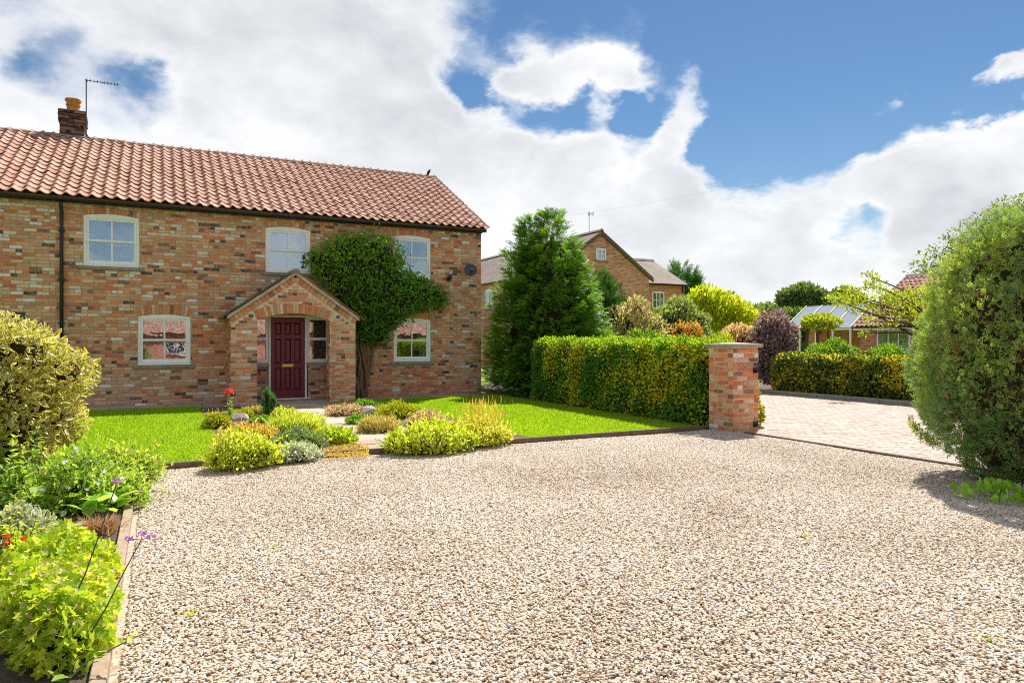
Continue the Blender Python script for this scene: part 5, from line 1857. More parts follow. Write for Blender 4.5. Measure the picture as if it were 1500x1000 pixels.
def plume_conifer(name, label, leaders, n_pl, per, plen, T, size, mat, upk=.75, spread=.22, bark='bark', base_r=.12, wob=.1, trunk_top=.85, droop=0.0, brown=None, cat='tree', zlow=.05, prof=None, expo=.75, taper=.75, young=0.0):
    """conifer of many plumes: each plume is a bundle of sprays running out and up from inside the crown.
    leaders: (x, y, z0, z1, radius)"""
    x, y, z0, z1, r0 = leaders[0]
    root = thing(name, label, cat, (x, y, 0))
    q = MB()
    for (lx, ly, lz0, lz1, lr) in leaders:
        q.tube([(x, y, 0), (lx*.6+x*.4, ly*.6+y*.4, lz0+(lz1-lz0)*.4), (lx, ly, lz0+(lz1-lz0)*trunk_top)], [base_r, base_r*.6, base_r*.15], 8)
    q.build('trunk', bark, root, True)
    parts = []; cV = []; bparts = []
    tot = sum(l_[4]*(l_[3]-l_[2]) for l_ in leaders)
    for (lx, ly, lz0, lz1, lr) in leaders:
        m = int(n_pl*lr*(lz1-lz0)/tot)
        pf = prof or (lambda h: (1-h)**expo*(1-.35*np.exp(-h*9)))
        # heights weighted with the local radius
        hs = rng.random(m*6); hs = hs[rng.random(m*6) < np.clip(pf(hs)+.08, 0, 1)][:m]
        m = len(hs)
        az = rng.uniform(0, 2*np.pi, m)
        rr = lr*(pf(hs)+.02)*(1+wob*np.sin(az*5+hs*17)+wob*rng.normal(0, .8, m))
        dirs = np.stack([np.cos(az), np.sin(az), np.zeros(m)], 1)
        tip = np.stack([lx+np.cos(az)*rr, ly+np.sin(az)*rr, lz0+hs*(lz1-lz0)], 1)
        ax = unit(dirs+np.array([0, 0, 1])*(upk+.9*hs[:, None]**2)+sph(m)*.18)
        pl = plen*rng.uniform(.7, 1.3, m)*(1-.35*hs)
        pr = rng.random(m)
        k = per
        s_ = np.tile(np.linspace(0, 1, k), (m, 1))+rng.normal(0, .04, (m, k))
        off = sph(m*k).reshape(m, k, 3)*(spread*(1-taper*s_)[..., None])*pl[:, None, None]
        P = tip[:, None]-ax[:, None]*(pl[:, None]*(1-s_))[..., None]+off
        A = ax[:, None]*.9+off/(pl[:, None, None]*spread)*.75+np.array([0, 0, .1-droop])
        P = P.reshape(-1, 3); A = A.reshape(-1, 3)
        r_ = np.clip(pr[:, None]*(.6-.5*young)+s_*.35+young*(hs[:, None]-.25)+rng.normal(0, .08, (m, k)), 0, 1).reshape(-1)
        okz = P[:, 2] > zlow
        P = P[okz]; A = A[okz]; r_ = r_[okz]
        LN = np.array([0, 0, 1.0])+sph(len(P))*.6
        V, F, E = place(T, P, A, LN, size*rng.uniform(.7, 1.25, len(P)))
        V[:, 2] = np.maximum(V[:, 2], .06)
        if brown is not None:
            bm = (s_.reshape(-1)[okz] < brown) & (np.repeat(rng.random(m) < .75, k)[okz])
            fm = np.repeat(bm, len(T[1]))
            bparts.append((V, F[fm], np.repeat(rng.random(len(P)), len(T[0])), E))
            F = F[~fm]
        parts.append((V, F, np.repeat(r_, len(T[0])), E))
        nz_l = 9
        hh = np.linspace(0.02, .74, nz_l)
        for h_ in hh:
            rr_ = float(lr*(pf(np.array([h_]))[0])*.50)
            cV.append((lx, ly, lz0+h_*(lz1-lz0), max(.05, rr_), max(.05, rr_), (lz1-lz0)*.085))
    fol_obj('crown', parts, mat, (x, y, 0), root, core_mesh(cV, 1.0, .04))
    if bparts:
        fol_obj('dry_foliage', bparts, 'juniper_brown', (x, y, 0), root)
    return root


# ------------------------------------------------------------------ hedges
P, Nn = box_pts(8.27, 9.38, 9.34, 15.5, .05, 1.42, 50000, .22, .14)
topf = Nn[:, 2] > .75
h1 = fol_obj('hedge', [leaf_part(P, Nn, T_ROUND, .055, up=.25, out=.7, rnd_=.8, tilt=.7)], 'euonymus', (8.8, 12.9, .03), None, box_core(8.45, 9.2, 9.52, 15.3, .04, 1.25))
tag(h1, 'clipped dark green hedge splashed with yellow leaves running from the brick pier', 'hedge')
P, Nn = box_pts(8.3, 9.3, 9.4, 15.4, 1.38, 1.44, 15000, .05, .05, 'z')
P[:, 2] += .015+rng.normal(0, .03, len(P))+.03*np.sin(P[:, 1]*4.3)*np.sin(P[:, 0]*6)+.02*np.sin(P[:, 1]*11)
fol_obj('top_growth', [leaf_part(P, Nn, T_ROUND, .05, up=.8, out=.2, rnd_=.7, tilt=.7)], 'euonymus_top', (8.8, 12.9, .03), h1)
P, Nn = box_pts(15.86, 16.9, 6.2, 14.9, .02, 1.08, 33000, .2, .16)
h2 = fol_obj('hedge', [leaf_part(P, Nn, T_ROUND, .078, up=.25, out=.7, rnd_=.8, tilt=.7)], 'gold_hedge', (16.4, 10.5, .02), None, box_core(16.05, 16.7, 6.4, 14.7, .03, .9))
tag(h2, 'low bronze and gold clipped hedge behind the kerb across the block paving', 'hedge')
leaf_mat('euonymus_side', [(.04, .09, .01), (.08, .13, .015), (.14, .18, .03)], patch=(((.36, .30, .012), (.60, .47, .03)), .46, 3.0), trans=.35)
c_ = (9.17, 9.22, .02)
shrub('shrub', 'yellow and green variegated bush tucked beside the brick pier', 'shrub', [(9.14, 9.3, .3, .26, .3, .32), (9.2, 9.25, .65, .20, .28, .36), (9.12, 9.4, .85, .16, .24, .24), (9.3, 9.2, .22, .2, .26, .24)], 2600, T_ROUND, .06, 'euonymus_side', .02)

# ------------------------------------------------------------------ conifers
plume_conifer('conifer_tree', 'tall dense green cypress with feathery sprays beside the house corner',
              [(9.95, 17.3, .05, 5.25, 1.85), (9.45, 17.75, .4, 5.0, 1.35), (10.55, 17.45, .3, 4.4, 1.3)], 1550, 14, .5, T_SPRAY, .19, 'leyland', .45, .34, droop=.12, wob=.10, base_r=.16, prof=lambda h: (1-h)**.60*(1-.12*np.exp(-h*9)))
plume_conifer('conifer_tree', 'darker upright yew-like conifer standing behind the tall cypress',
              [(12.35, 18.6, .05, 3.75, 1.15), (12.7, 18.4, .05, 3.45, 1.0)], 700, 10, .42, T_PLUME, .2, 'yew', 1.3, .3, wob=.08, base_r=.1, expo=.45)
jprof = lambda h: np.sqrt(np.clip(1-((h-.40)/.62)**2, 0, 1))*(.62+.38*np.minimum(1, h/.3))
JX, JY, JZ0, JH, JR = 8.34, 4.20, .05, 2.62, 1.06
jun_root = thing('juniper_bush', 'big rounded blue-green juniper with lime tips at the gravel edge', 'juniper', (JX, JY, 0))
q = MB(); q.tube([(JX, JY, 0), (JX+.03, JY, .6), (JX, JY+.05, 1.6)], [.11, .08, .03], 8)
for k in range(7):
    a = k*.9; q.tube([(JX, JY, .1+.08*k), (JX+.35*math.cos(a), JY+.35*math.sin(a), .5+.15*k), (JX+.6*math.cos(a), JY+.6*math.sin(a), 1.0+.17*k)], [.04, .03, .012], 6)
q.build('trunk', 'bark', jun_root, True)
jl = []
nj = 125
for k in range(nj):
    h_ = .015+.975*((k+.5)/nj)**.92
    a = k*2.399963
    rr = JR*float(jprof(h_))
    q_ = .245*rng.uniform(.7, 1.35)*(.6+.4*rr/JR)
    out_ = rr-q_*rng.uniform(.30, 1.05)
    jl.append((JX+math.cos(a)*out_, JY+math.sin(a)*out_, max(.13, JZ0+h_*JH+rng.normal(0, .04)), q_, q_, q_*rng.uniform(1.2, 1.7)))
jt = rng.random(nj)
P, Nn = lobe_pts(jl, 39000, (.66, 1.07), .06, .70)
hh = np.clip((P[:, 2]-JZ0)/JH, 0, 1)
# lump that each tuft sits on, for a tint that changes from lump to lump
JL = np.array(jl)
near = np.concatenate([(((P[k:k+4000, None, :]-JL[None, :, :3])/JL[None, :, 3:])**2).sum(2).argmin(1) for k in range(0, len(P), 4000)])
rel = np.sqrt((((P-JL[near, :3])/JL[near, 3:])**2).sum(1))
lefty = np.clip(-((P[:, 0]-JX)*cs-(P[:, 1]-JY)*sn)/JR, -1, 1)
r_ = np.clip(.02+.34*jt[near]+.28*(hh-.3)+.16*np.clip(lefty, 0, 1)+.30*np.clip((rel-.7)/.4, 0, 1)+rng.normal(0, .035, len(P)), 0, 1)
LN = Nn*.4+np.array([0, 0, .5])+sph(len(P))*.7
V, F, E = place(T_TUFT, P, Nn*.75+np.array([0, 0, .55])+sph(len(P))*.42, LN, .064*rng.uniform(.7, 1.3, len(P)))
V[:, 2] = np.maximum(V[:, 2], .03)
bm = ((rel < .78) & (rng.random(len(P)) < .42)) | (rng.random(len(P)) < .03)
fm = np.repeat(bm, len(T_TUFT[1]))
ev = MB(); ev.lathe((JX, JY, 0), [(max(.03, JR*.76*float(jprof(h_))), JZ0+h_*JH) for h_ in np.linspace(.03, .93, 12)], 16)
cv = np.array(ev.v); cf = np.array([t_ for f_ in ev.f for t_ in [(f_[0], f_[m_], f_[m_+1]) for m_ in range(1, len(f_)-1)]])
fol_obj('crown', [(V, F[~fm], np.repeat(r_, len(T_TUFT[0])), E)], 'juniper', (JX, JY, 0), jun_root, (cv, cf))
fol_obj('dry_foliage', [(V, F[fm], np.repeat(rng.random(len(P)), len(T_TUFT[0])), E)], 'juniper_brown', (JX, JY, 0), jun_root)
tw_ = DP(1352, 642, 7.7)
# a stray shoot low on its paving side belongs to the same juniper: part of it
jun = bpy.data.objects['juniper_bush']
n_ = 60
ps = np.array([DP(1372-34*k, 655-24*k-10*k*k, 7.9) for k in rng.random(n_)])+rng.normal(0, .025, (n_, 3))
V, F, E = place(T_TUFT, ps, np.array([-.6, .3, .6])+sph(n_)*.5, np.array([0, 0, 1.])+sph(n_)*.5, .09)
leaf_mat('juniper_tip', [(.2, .27, .04), (.34, .38, .06)], trans=.4)
fol_obj('shoot', [(V, F, np.repeat(rng.random(n_), len(T_TUFT[0])), E)], 'juniper_tip', (8.22, 4.18, 0), jun)
# low leafy clump under the juniper
c1 = G(1475, 738)
shrub('ground_plant', 'low clump of round green leaves at the foot of the juniper', 'plant', [(c1[0]+.05*k, c1[1]-.12*k+.1, .03, .16, .16, .10) for k in range(-1, 5)], 190, T_ROUND, .085, 'broad_green', .01, core=None, up=.5, shell=(.6, 1.1), sj=.4)

# ------------------------------------------------------------------ wall climber on the house
cl_root = thing('wall_shrub', 'glossy dark green wall shrub trained up the brick front between porch and windows', 'wall shrub', (4.6, D-.2, 0))
q = MB()
for k in range(9):
    x0_ = 4.62+rng.uniform(-.12, .18); pts = [(x0_, D-.18+rng.uniform(-.06, .06), 0)]
    for z_ in (.35, .7, 1.05, 1.4, 1.8):
        pts.append((pts[-1][0]+rng.uniform(-.09, .1), D-.18+rng.uniform(-.08, .08), z_))
    pts.append((4.6+(k-4)*.25, D-.3, 2.7))
    q.tube(pts, [.05, .045, .042, .038, .034, .03, .015], 6)
q.build('trunk', 'bark_pale', cl_root, True)
clob = []
for (px, py, rp_) in ((478, 384, 20), (500, 368, 18), (520, 362, 18), (545, 362, 18), (565, 372, 20), (490, 402, 24), (520, 392, 28), (550, 398, 28), (575, 405, 22), (505, 425, 24), (535, 425, 30), (562, 430, 28), (590, 420, 18),
                      (600, 430, 20), (620, 432, 18), (640, 434, 13), (590, 445, 20), (560, 458, 22), (575, 468, 12), (538, 455, 24), (520, 448, 18), (525, 474, 16), (545, 480, 17), (535, 496, 11), (557, 495, 10), (462, 380, 9), (610, 412, 9), (648, 440, 8), (508, 356, 10), (575, 388, 12)):
    x_, z_ = on_plane_y(px, py, D-.25)
    t_ = depth_of(x_, D-.25)
    rr = rp_*t_/FPX
    clob.append((x_, D-.22, z_, rr, min(.30, rr*.75+.05), rr))
P, Nn = lobe_pts(clob, 13000, (.7, 1.35), .3, .8)
st_ = rng.random(len(P)) < .10
P[st_] += Nn[st_]*(rng.random(int(st_.sum()))*.22)[:, None]
ok = P[:, 1] < D-.03
P = P[ok]; Nn = Nn[ok]
fol_obj('foliage', [leaf_part(P, Nn, T_LEAF, .075, up=.25, out=.6, rnd_=.8, tilt=.9, sj=.55, r=np.clip((P[:, 2]-1.9)/2.2*.45+rng.random(len(P))*.6, 0, 1))], 'climber', (4.6, D-.2, 0), cl_root, core_mesh(clob, .6, .3))  # leaves lighten with height: the sunlit top is put into their colour

# ------------------------------------------------------------------ speckled shrub and the border
ec = np.array([-1.72, 8.75])
lob = sub_lobes((ec[0], ec[1], .92), (.97, .92, .80), 30, .27, zmin=-.8, inner=.78)+[(ec[0], ec[1], .95, .9, .85, .78)]
el = shrub('variegated_shrub', 'large rounded cream and green variegated shrub beside the small lawn', 'shrub', lob, 18000, T_LEAF, .07, 'elaeagnus', .05, shell=(.66, 1.13), up=.15, rnd_=.75, tilt=.7, sj=.45)
q = MB()
for k in range(5):
    a = k*1.3; q.tube([(ec[0]+.1*math.cos(a), ec[1]+.1*math.sin(a), .04), (ec[0]+.35*math.cos(a), ec[1]+.35*math.sin(a), .5), (ec[0]+.5*math.cos(a), ec[1]+.5*math.sin(a), 1.1)], [.035, .03, .015], 6)
q.build('stems', 'bark', el)

mound('potentilla_bush', 'pale green small-leaved bush with orange tips at the lawn corner', 'bush', (130, 640, 220, 708), 'border_tip', T_DIA, .055, 4200, .05, 12, .42, dr=.9, up=.4)
cst = mound('flowering_bush', 'rounded green bush dotted with tiny pale pink flowers', 'bush', (58, 645, 200, 752), 'border_green', T_DIA, .05, 7500, .05, 16, .36, dr=.8, up=.4)


def flower_dots(parent, n, mat, size, pick=None, name='blossoms', T=T_ROUND, petals=5, box=None, lift=.02):
    """many small open flowers joined as one part: spread over the parent's upper surface"""
    me = parent.data
    co = np.empty(len(me.vertices)*3, np.float32); me.vertices.foreach_get('co', co); co = co.reshape(-1, 3)+np.array(wloc(parent))
    zc = np.percentile(co[:, 2], 50)
    cand = co[(co[:, 2] > zc) & ((co[:, 0]*sn+co[:, 1]*cs) < np.percentile(co[:, 0]*sn+co[:, 1]*cs, 60))]
    P = cand[rng.choice(len(cand), n, replace=False)]+np.array([0, 0, lift])
    toc = unit(np.array([0, 0, 1.6])-P)*.7+np.array([0, 0, .8])
    parts = []
    for k in range(petals):
        ax = unit(np.cross(toc, sph(n)))
        if k == 0: a0 = ax; b0 = np.cross(unit(toc), a0)
        an_ = 2*math.pi*k/petals
        A = a0*math.cos(an_)+b0*math.sin(an_)
        V, F, E = place(T, P, A+unit(toc)*.25, toc, size*rng.uniform(.7, 1.2, n))
        parts.append((V, F, np.repeat(rng.random(n), len(T[0])), E))
    o = fol_obj(name, parts, mat, wloc(parent), parent)
    o['kind'] = 'stuff'
    return o


flower_dots(cst, 80, 'petal_white', .022)


def leafy_stems(name, label, cat, bases, h, T, size, per, mat, stem_mat='stem_green', lean=.25, fl=None, group=None, zb=.05, w=.004):
    """upright leafy stems; fl: (material, head radius, petal size, number, part name) puts a flower head on top"""
    b0 = np.mean(bases, 0)
    root = thing(name, label, cat, (b0[0], b0[1], zb), group)
    q = MB(); parts = []; tops = []
    for (bx_, by_) in bases:
        hh = h*rng.uniform(.8, 1.15); l_ = rng.normal(0, lean, 2)*hh
        p0 = np.array([bx_, by_, zb]); p2 = np.array([bx_+l_[0], by_+l_[1], zb+hh]); p1 = (p0+p2)/2-np.array([l_[0], l_[1], 0])*.2
        q.tube([tuple(p0), tuple(p1), tuple(p2)], [w*1.5, w, w*.7], 5)
        k = rng.random(per)[:, None]
        P = (1-k)**2*p0+2*k*(1-k)*p1+k*k*p2
        d = sph(per)*np.array([1, 1, .3])
        V, F, E = place(T, P, d+np.array([0, 0, .35]), np.array([0, 0, 1.])+sph(per)*.4, size*rng.uniform(.6, 1.2, per)*(1.15-.6*k[:, 0]))
        parts.append((V, F, np.repeat(np.clip(k[:, 0]*.6+.4*rng.random(per), 0, 1), len(T[0])), E)); tops.append(p2)
    q.build('stems', stem_mat, root)
    fol_obj('foliage', parts, mat, (b0[0], b0[1], zb), root)
    if fl:
        for p in tops: flower_head(root, p, *fl)
    return root


def flower_head(root, p, mat, rad, psz, n, nm='flower_head'):
    d = sph(n); d[:, 2] = np.abs(d[:, 2])*.8-.15
    P = np.array(p)+d*rad
    V, F, E = place(T_ROUND, P, np.cross(d, sph(n))+d*.3, d, psz*rng.uniform(.7, 1.2, n))
    return fol_obj(nm, [(V, F, np.repeat(rng.random(n), 6), E)], mat, tuple(p), root)


def at_depth(px, py, t):
    return DP(px, py, t)


# phlox: leafy stems with pink heads
bs = [DP(x, 700, t_)[:2] for x, t_ in ((5, 6.7), (18, 6.4), (30, 6.6), (45, 6.3), (55, 6.7), (-10, 6.5), (12, 6.0), (36, 5.9), (22, 6.9), (58, 6.2), (-5, 6.1), (48, 6.9))]
ph = leafy_stems('phlox', 'leafy phlox with pink flower heads below the speckled shrub', 'plant', bs, .62, T_LEAF, .12, 26, 'border_green', lean=.1)
for (px, py, t_, m_, r_) in ((5, 664, 6.9, 'petal_pink', .055), (49, 650, 7.2, 'petal_pink', .03), (58, 692, 6.5, 'petal_dark', .035), (57, 700, 6.45, 'petal_dark', .025)):
    p = DP(px, py, t_)
    q = MB(); q.tube([(p[0]+.03, p[1]+.05, .05), (p[0]+.01, p[1]+.02, p[2]*.6), tuple(p)], [.005, .004, .003], 5); q.build('stem', 'stem_green', ph)
    flower_head(ph, p, m_, r_, .034, 44)
mound('filler_bush', 'dark green bushy foliage filling the border behind the phlox', 'bush', (-45, 672, 75, 745), 'border_dark', T_DIA, .06, 3600, .05, 10, .42, up=.4)
# eucalyptus-like glaucous stems
bs = [DP(x, 650, t_)[:2] for x, t_ in ((105, 7.6), (112, 7.7), (98, 7.5))]
leafy_stems('glaucous_plant', 'grey-blue round-leaved stems rising behind the pink-dotted bush', 'plant', bs, .72, T_ROUND, .085, 16, 'glaucous', lean=.06)
# broad leaves
bl = thing('broad_leaf_plant', 'low clump of broad glossy bright green leaves on bare soil', 'plant', (*DP(118, 770, 6.1)[:2], .05))
P = np.array([np.r_[DP(x, 760, t_)[:2], .06+rng.uniform(0, .16)] for x, t_ in zip(rng.uniform(58, 178, 120), rng.uniform(5.75, 6.6, 120))])
d = sph(120)*np.array([1, 1, .2])
V, F, E = place(T_LEAF, P, d+np.array([0, -.15, .3]), np.array([0, 0, 1.])+sph(120)*.3, rng.uniform(.12, .21, 120), 1.5)
for k in range(120):
    s = slice(k*8, k*8+8)
    fol_obj('leaf', [(V[s], F[:8], np.full(8, rng.random()), E[s])], 'broad_green', bl.location, bl)
mound('variegated_clump', 'small white-edged variegated clump near the bottom of the border', 'plant', (-30, 735, 66, 812), 'white_variegated', T_LEAF, .055, 2600, .05, 12, .4, up=.3)
# red avens
bs = [DP(x, 820, t_)[:2] for x, t_ in zip(rng.uniform(-35, 40, 16), rng.uniform(4.3, 5.3, 16))]
ge = leafy_stems('red_flower_plant', 'yellow-green plant with small red flowers on thin stems', 'plant', bs, .28, T_LEAF, .075, 44, 'lime', lean=.3)
for (px, py, t_) in ((9, 786, 4.3), (10, 794, 4.25), (34, 789, 4.3), (36, 798, 4.25), (25, 806, 4.2), (25, 838, 4.0)):
    p = DP(px, py, t_)
    q = MB(); q.tube([(p[0]-.02, p[1]+.03, .05), tuple(p)], [.003, .002], 4); q.build('stem', 'stem_green', ge)
    flower_head(ge, p, 'petal_red', .012, .018, 16)
# dried clump
dc = DP(147, 795, 5.35)
n_ = 260
P = np.c_[dc[0]+rng.normal(0, .05, n_), dc[1]+rng.normal(0, .06, n_), np.full(n_, .05)]
V, F, E = place(T_STRAP, P, sph(n_)*np.array([1, 1, .3])+np.array([0, 0, .9]), sph(n_), rng.uniform(.10, .2, n_), .7)
o = fol_obj('dry_grass_clump', [(V, F, np.repeat(rng.random(n_), 5), E)], 'dry_grass', (dc[0], dc[1], .05)); tag(o, 'withered brown grassy clump beside the timber board', 'plant')
# lime cranesbill
lobs = []
for k in range(46):
    px, py = rng.uniform(30, 172), rng.uniform(815, 940)
    if px > 178-(py-800)*.06 or (px < 60 and py > 915): continue
    p = G(px, py+25, .05)
    hgt = .13+.12*rng.random()
    lobs.append((min(p[0], -.38), p[1], .08, .14, .16, hgt))
P, Nn = lobe_pts(lobs, 6500, (.5, 1.25), .07, .7)
o = fol_obj('cranesbill', [leaf_part(P, Nn, T_PALM, .045, up=.3, out=.5, rnd_=.7, tilt=.6, wid=1.2, sj=.5)], 'lime', (*np.mean(lobs, 0)[:2], .05), None, core_mesh(lobs, .45, .05))
tag(o, 'spreading lime-yellow cranesbill with lobed leaves spilling over the timber board', 'plant')
fl_ = flower_dots(o, 120, 'tan_yellow', .02, name='seed_heads', petals=4, lift=.04)
bs = [G(x, y_, .05) for x, y_ in ((90, 975), (75, 985), (105, 980), (60, 960), (95, 1000), (120, 965))]
leafy_stems('seedling', 'loose green leafy stems sprawling at the front of the border', 'plant', bs, .16, T_LEAF, .09, 9, 'border_green', lean=.9)


def verbena(label, base_px, path_px, heads, t0, t1):
    b_ = G(*base_px, .05)
    root = thing('verbena', label, 'flower', (b_[0], b_[1], .05), 'tall purple verbena stems')
    pts = [(b_[0], b_[1], .05)]
    n = len(path_px)
    for i, (px, py) in enumerate(path_px):
        pts.append(tuple(DP(px, py, t0+(t1-t0)*(i+1)/n)))
    q = MB(); q.tube(pts, np.linspace(.0042, .0026, len(pts)), 5); q.build('stem', 'stem_dark', root)
    for (px, py, t_) in heads:
        p = DP(px, py, t_)
        qq = MB(); qq.tube([pts[-1] if abs(px-path_px[-1][0]) < 40 else tuple(DP(px-14, py+22, t_)), tuple(p)], .0018, 4); qq.build('stem', 'stem_dark', root)
        flower_head(root, p, 'petal_purple', .015, .013, 36)


verbena('tall dark verbena stem with one purple head leaning over the white-edged clump', (66, 985), [(95, 905), (125, 840), (148, 775), (170, 710)], [(171, 705, 3.55)], 3.12, 3.55)
verbena('verbena stem with three purple heads leaning over the gravel', (95, 1005), [(122, 945), (155, 890), (180, 840), (207, 790)], [(208, 783, 3.4), (189, 789, 3.4), (221, 786, 3.4)], 3.0, 3.4)
verbena('short verbena stem with a small purple head in front of the dotted bush', (130, 752), [(126, 738), (119, 727), (114, 720)], [(113, 718, 6.1)], 5.9, 6.1)
verbena('verbena sprig with a purple head hanging over the board end', (186, 742), [(192, 734), (200, 726), (206, 721)], [(207, 719, 6.2)], 6.25, 6.2)

# ------------------------------------------------------------------ rockeries by the path
mound('heather_mound', 'yellow-green rounded heather at the lawn corner of the path bed', 'plant', (299, 597, 334, 628), 'heather_gold', T_DIA, .04, 2600, nl=10, ls=.45)
mound('heather_mound', 'flat golden heather beside the red poppy', 'plant', (334, 596, 372, 613), 'heather_gold', T_DIA, .04, 1800, nl=8, ls=.5)
mound('thyme_mound', 'pale buff cushion plant in front of the porch pier', 'plant', (354, 591, 392, 608), 'tan_yellow', T_DIA, .035, 1600, nl=8, ls=.5)
mound('heather_mound', 'golden heather cushion on the step side of the dwarf conifers', 'plant', (402, 594, 432, 612), 'yellow_bush', T_DIA, .04, 1600, nl=8, ls=.5)
pc0 = G(392, 608, .06); pc1 = G(400, 609, .06)
plume_conifer('dwarf_conifer', 'pair of narrow dark green dwarf conifer spires by the door path', [(pc0[0], pc0[1], .06, .60, .105), (pc1[0], pc1[1], .06, .48, .07)], 130, 7, .12, T_PLUME, .07, 'dwarf_conifer', 2.6, .25, base_r=.015, cat='conifer', expo=.42)
# poppy
pb = G(336, 621, .06)
bs = [pb+rng.normal(0, .03, 2) for _ in range(4)]
pp_ = leafy_stems('poppy', 'single red poppy on a leafy upright stem before the porch', 'flower', bs, .50, T_LEAF, .11, 14, 'border_green', lean=.05)
ptop = DP(336, 574, depth_of(*pb))
q = MB(); q.tube([(pb[0], pb[1], .06), (pb[0]+.01, pb[1], .5), tuple(ptop)], [.007, .005, .004], 5); q.build('stem', 'stem_green', pp_)
flower_head(pp_, ptop, 'petal_poppy', .045, .07, 26)
mound('potentilla', 'large yellow-green bush with rusty tips at the gravel edge by the small lawn', 'bush', (312, 619, 400, 685), 'yellow_bush', T_DIA, .05, 7000, nl=20, ls=.34, up=.5)
o = mound('russet_shrub', 'rusty orange topped spreading bush in the middle of the path bed', 'bush', (322, 612, 404, 655), 'yellow_orange', T_DIA, .045, 3500, nl=14, ls=.36, up=.5)
mound('sedum', 'flat bright green mound below the dwarf conifers', 'plant', (369, 606, 402, 619), 'moss_green', T_DIA, .035, 1400, nl=8, ls=.5)
mound('broom_clump', 'olive yellow feathery clump next to the stone path', 'plant', (400, 603, 468, 634), 'yellow_bush', T_STRAP, .12, 3200, nl=12, ls=.4, up=.9, wid=1.3)
mound('hebe', 'neat grey-green hebe dome in the path bed', 'bush', (396, 621, 470, 660), 'grey_green', T_DIA, .042, 6000, nl=22, ls=.28, up=.4)
mound('silver_plant', 'silvery white low foliage clump at the gravel edge', 'plant', (395, 645, 466, 675), 'silver', T_DIA, .04, 4500, nl=18, ls=.32, up=.3)
mound('small_spurge', 'small lime-yellow leafy bush beside the stone path', 'plant', (463, 620, 515, 652), 'lime', T_LEAF, .065, 1800, nl=10, ls=.42, up=.5)
P = np.array([np.r_[G(rng.uniform(474, 540), rng.uniform(650, 668), .07), .065] for _ in range(1500)])
V, F, E = place(T_DIA, P, sph(1500)+np.array([0, 0, .5]), np.array([0, 0, 1.])+sph(1500)*.4, .03)
o = fol_obj('ground_cover', [(V, F, np.repeat(rng.random(1500), 4), E)], 'yellow_orange', (0, 0, 0)); tag(o, 'thin yellow and orange ground cover creeping on soil beside the path', 'ground cover', kind='stuff')


def rock(label, px, py, w, hgt, zb=.05):
    c = G(px, py, zb)
    t_ = depth_of(*c); r_ = w/2*t_/FPX
    d = fib(60)
    nse = 1+.16*np.sin(d[:, 0]*5+px)+.14*np.sin(d[:, 1]*7+d[:, 2]*4+py)+rng.normal(0, .05, 60)
    bmx = bmesh_hull(d*nse[:, None]*np.array([r_, r_*.8, hgt]))
    o = bpy.data.objects.new('rock', bmx); o.location = (c[0], c[1], zb+hgt*.25)
    COL.objects.link(o)
    return tag(o, label, 'rock', 'rockery stones')


import bmesh


def bmesh_hull(P):
    b_ = bmesh.new()
    for p in P: b_.verts.new(p)
    r_ = bmesh.ops.convex_hull(b_, input=b_.verts)
    me = bpy.data.meshes.new('rock')
    b_.to_mesh(me); b_.free()
    me.materials.append(M['rock'])
    return me


rock('flat buff stone lying beneath the poppy', 350, 616, 24, .12)
rock('pale grey stone tucked between the golden heathers', 382, 604, 14, .10)
rock('small mauve-grey stone at the silver plant', 474, 655, 16, .11)
rock('pale whitish stone in the bed on the lawn side of the path', 539, 608, 24, .14)
rock('low flat stone bordering the gold and orange heather by the path', 413, 612, 12, .08)
mound('sedum', 'pinkish speckled sedum cushion by the step end of the path', 'plant', (480, 589, 542, 609), 'pink_sedum', T_DIA, .045, 3000, nl=16, ls=.36)
mound('fern', 'small fresh green tuft between porch and pink sedum', 'plant', (522, 584, 550, 596), 'moss_green', T_DIA, .06, 900, nl=8, ls=.5)
mound('moss_mound', 'bright mossy green mound touching the stone path', 'plant', (508, 606, 546, 621), 'moss_green', T_DIA, .035, 2000, nl=10, ls=.45)
mound('grass_mound', 'tan and yellow tufted mound spilling on the path', 'plant', (529, 609, 580, 633), 'tan_yellow', T_STRAP, .10, 2600, nl=12, ls=.42, up=.6, wid=1.2)
mound('spurge', 'yellow-green domed bush with coppery top nearest the porch', 'bush', (550, 585, 612, 614), 'heather_gold', T_DIA, .05, 4200, nl=16, ls=.36)
mound('heather_mound', 'faded pinkish heather between the domed bush and the big yellow bush', 'plant', (600, 598, 655, 622), 'pink_sedum', T_DIA, .04, 2600, nl=12, ls=.4)
mound('potentilla', 'big bright yellow-green bush edging the gravel by the path', 'bush', (566, 606, 700, 662), 'yellow_bush', T_DIA, .055, 9500, nl=24, ls=.26, dr=.62, up=.5)
o = mound('potentilla', 'paler yellow bush with upright shoots on the lawn beside the gravel', 'bush', (660, 604, 748, 652), 'yellow_pale', T_DIA, .05, 5500, nl=18, ls=.3, dr=.8, up=.6)
c2, r2 = px_mound(668, 603, 746, 652)
n_ = 260
P = np.c_[c2[0]+rng.normal(0, r2[0]*.45, n_), c2[1]+rng.normal(0, r2[1]*.4, n_), .06+r2[2]*rng.uniform(.6, 1.25, n_)]
V, F, E = place(T_STRAP, P, np.array([0, 0, 1.])+sph(n_)*.25, sph(n_), rng.uniform(.08, .16, n_), .8)
fol_obj('shoots', [(V, F, np.repeat(rng.random(n_), 5), E)], 'yellow_orange', o.location, o)['kind'] = 'stuff'

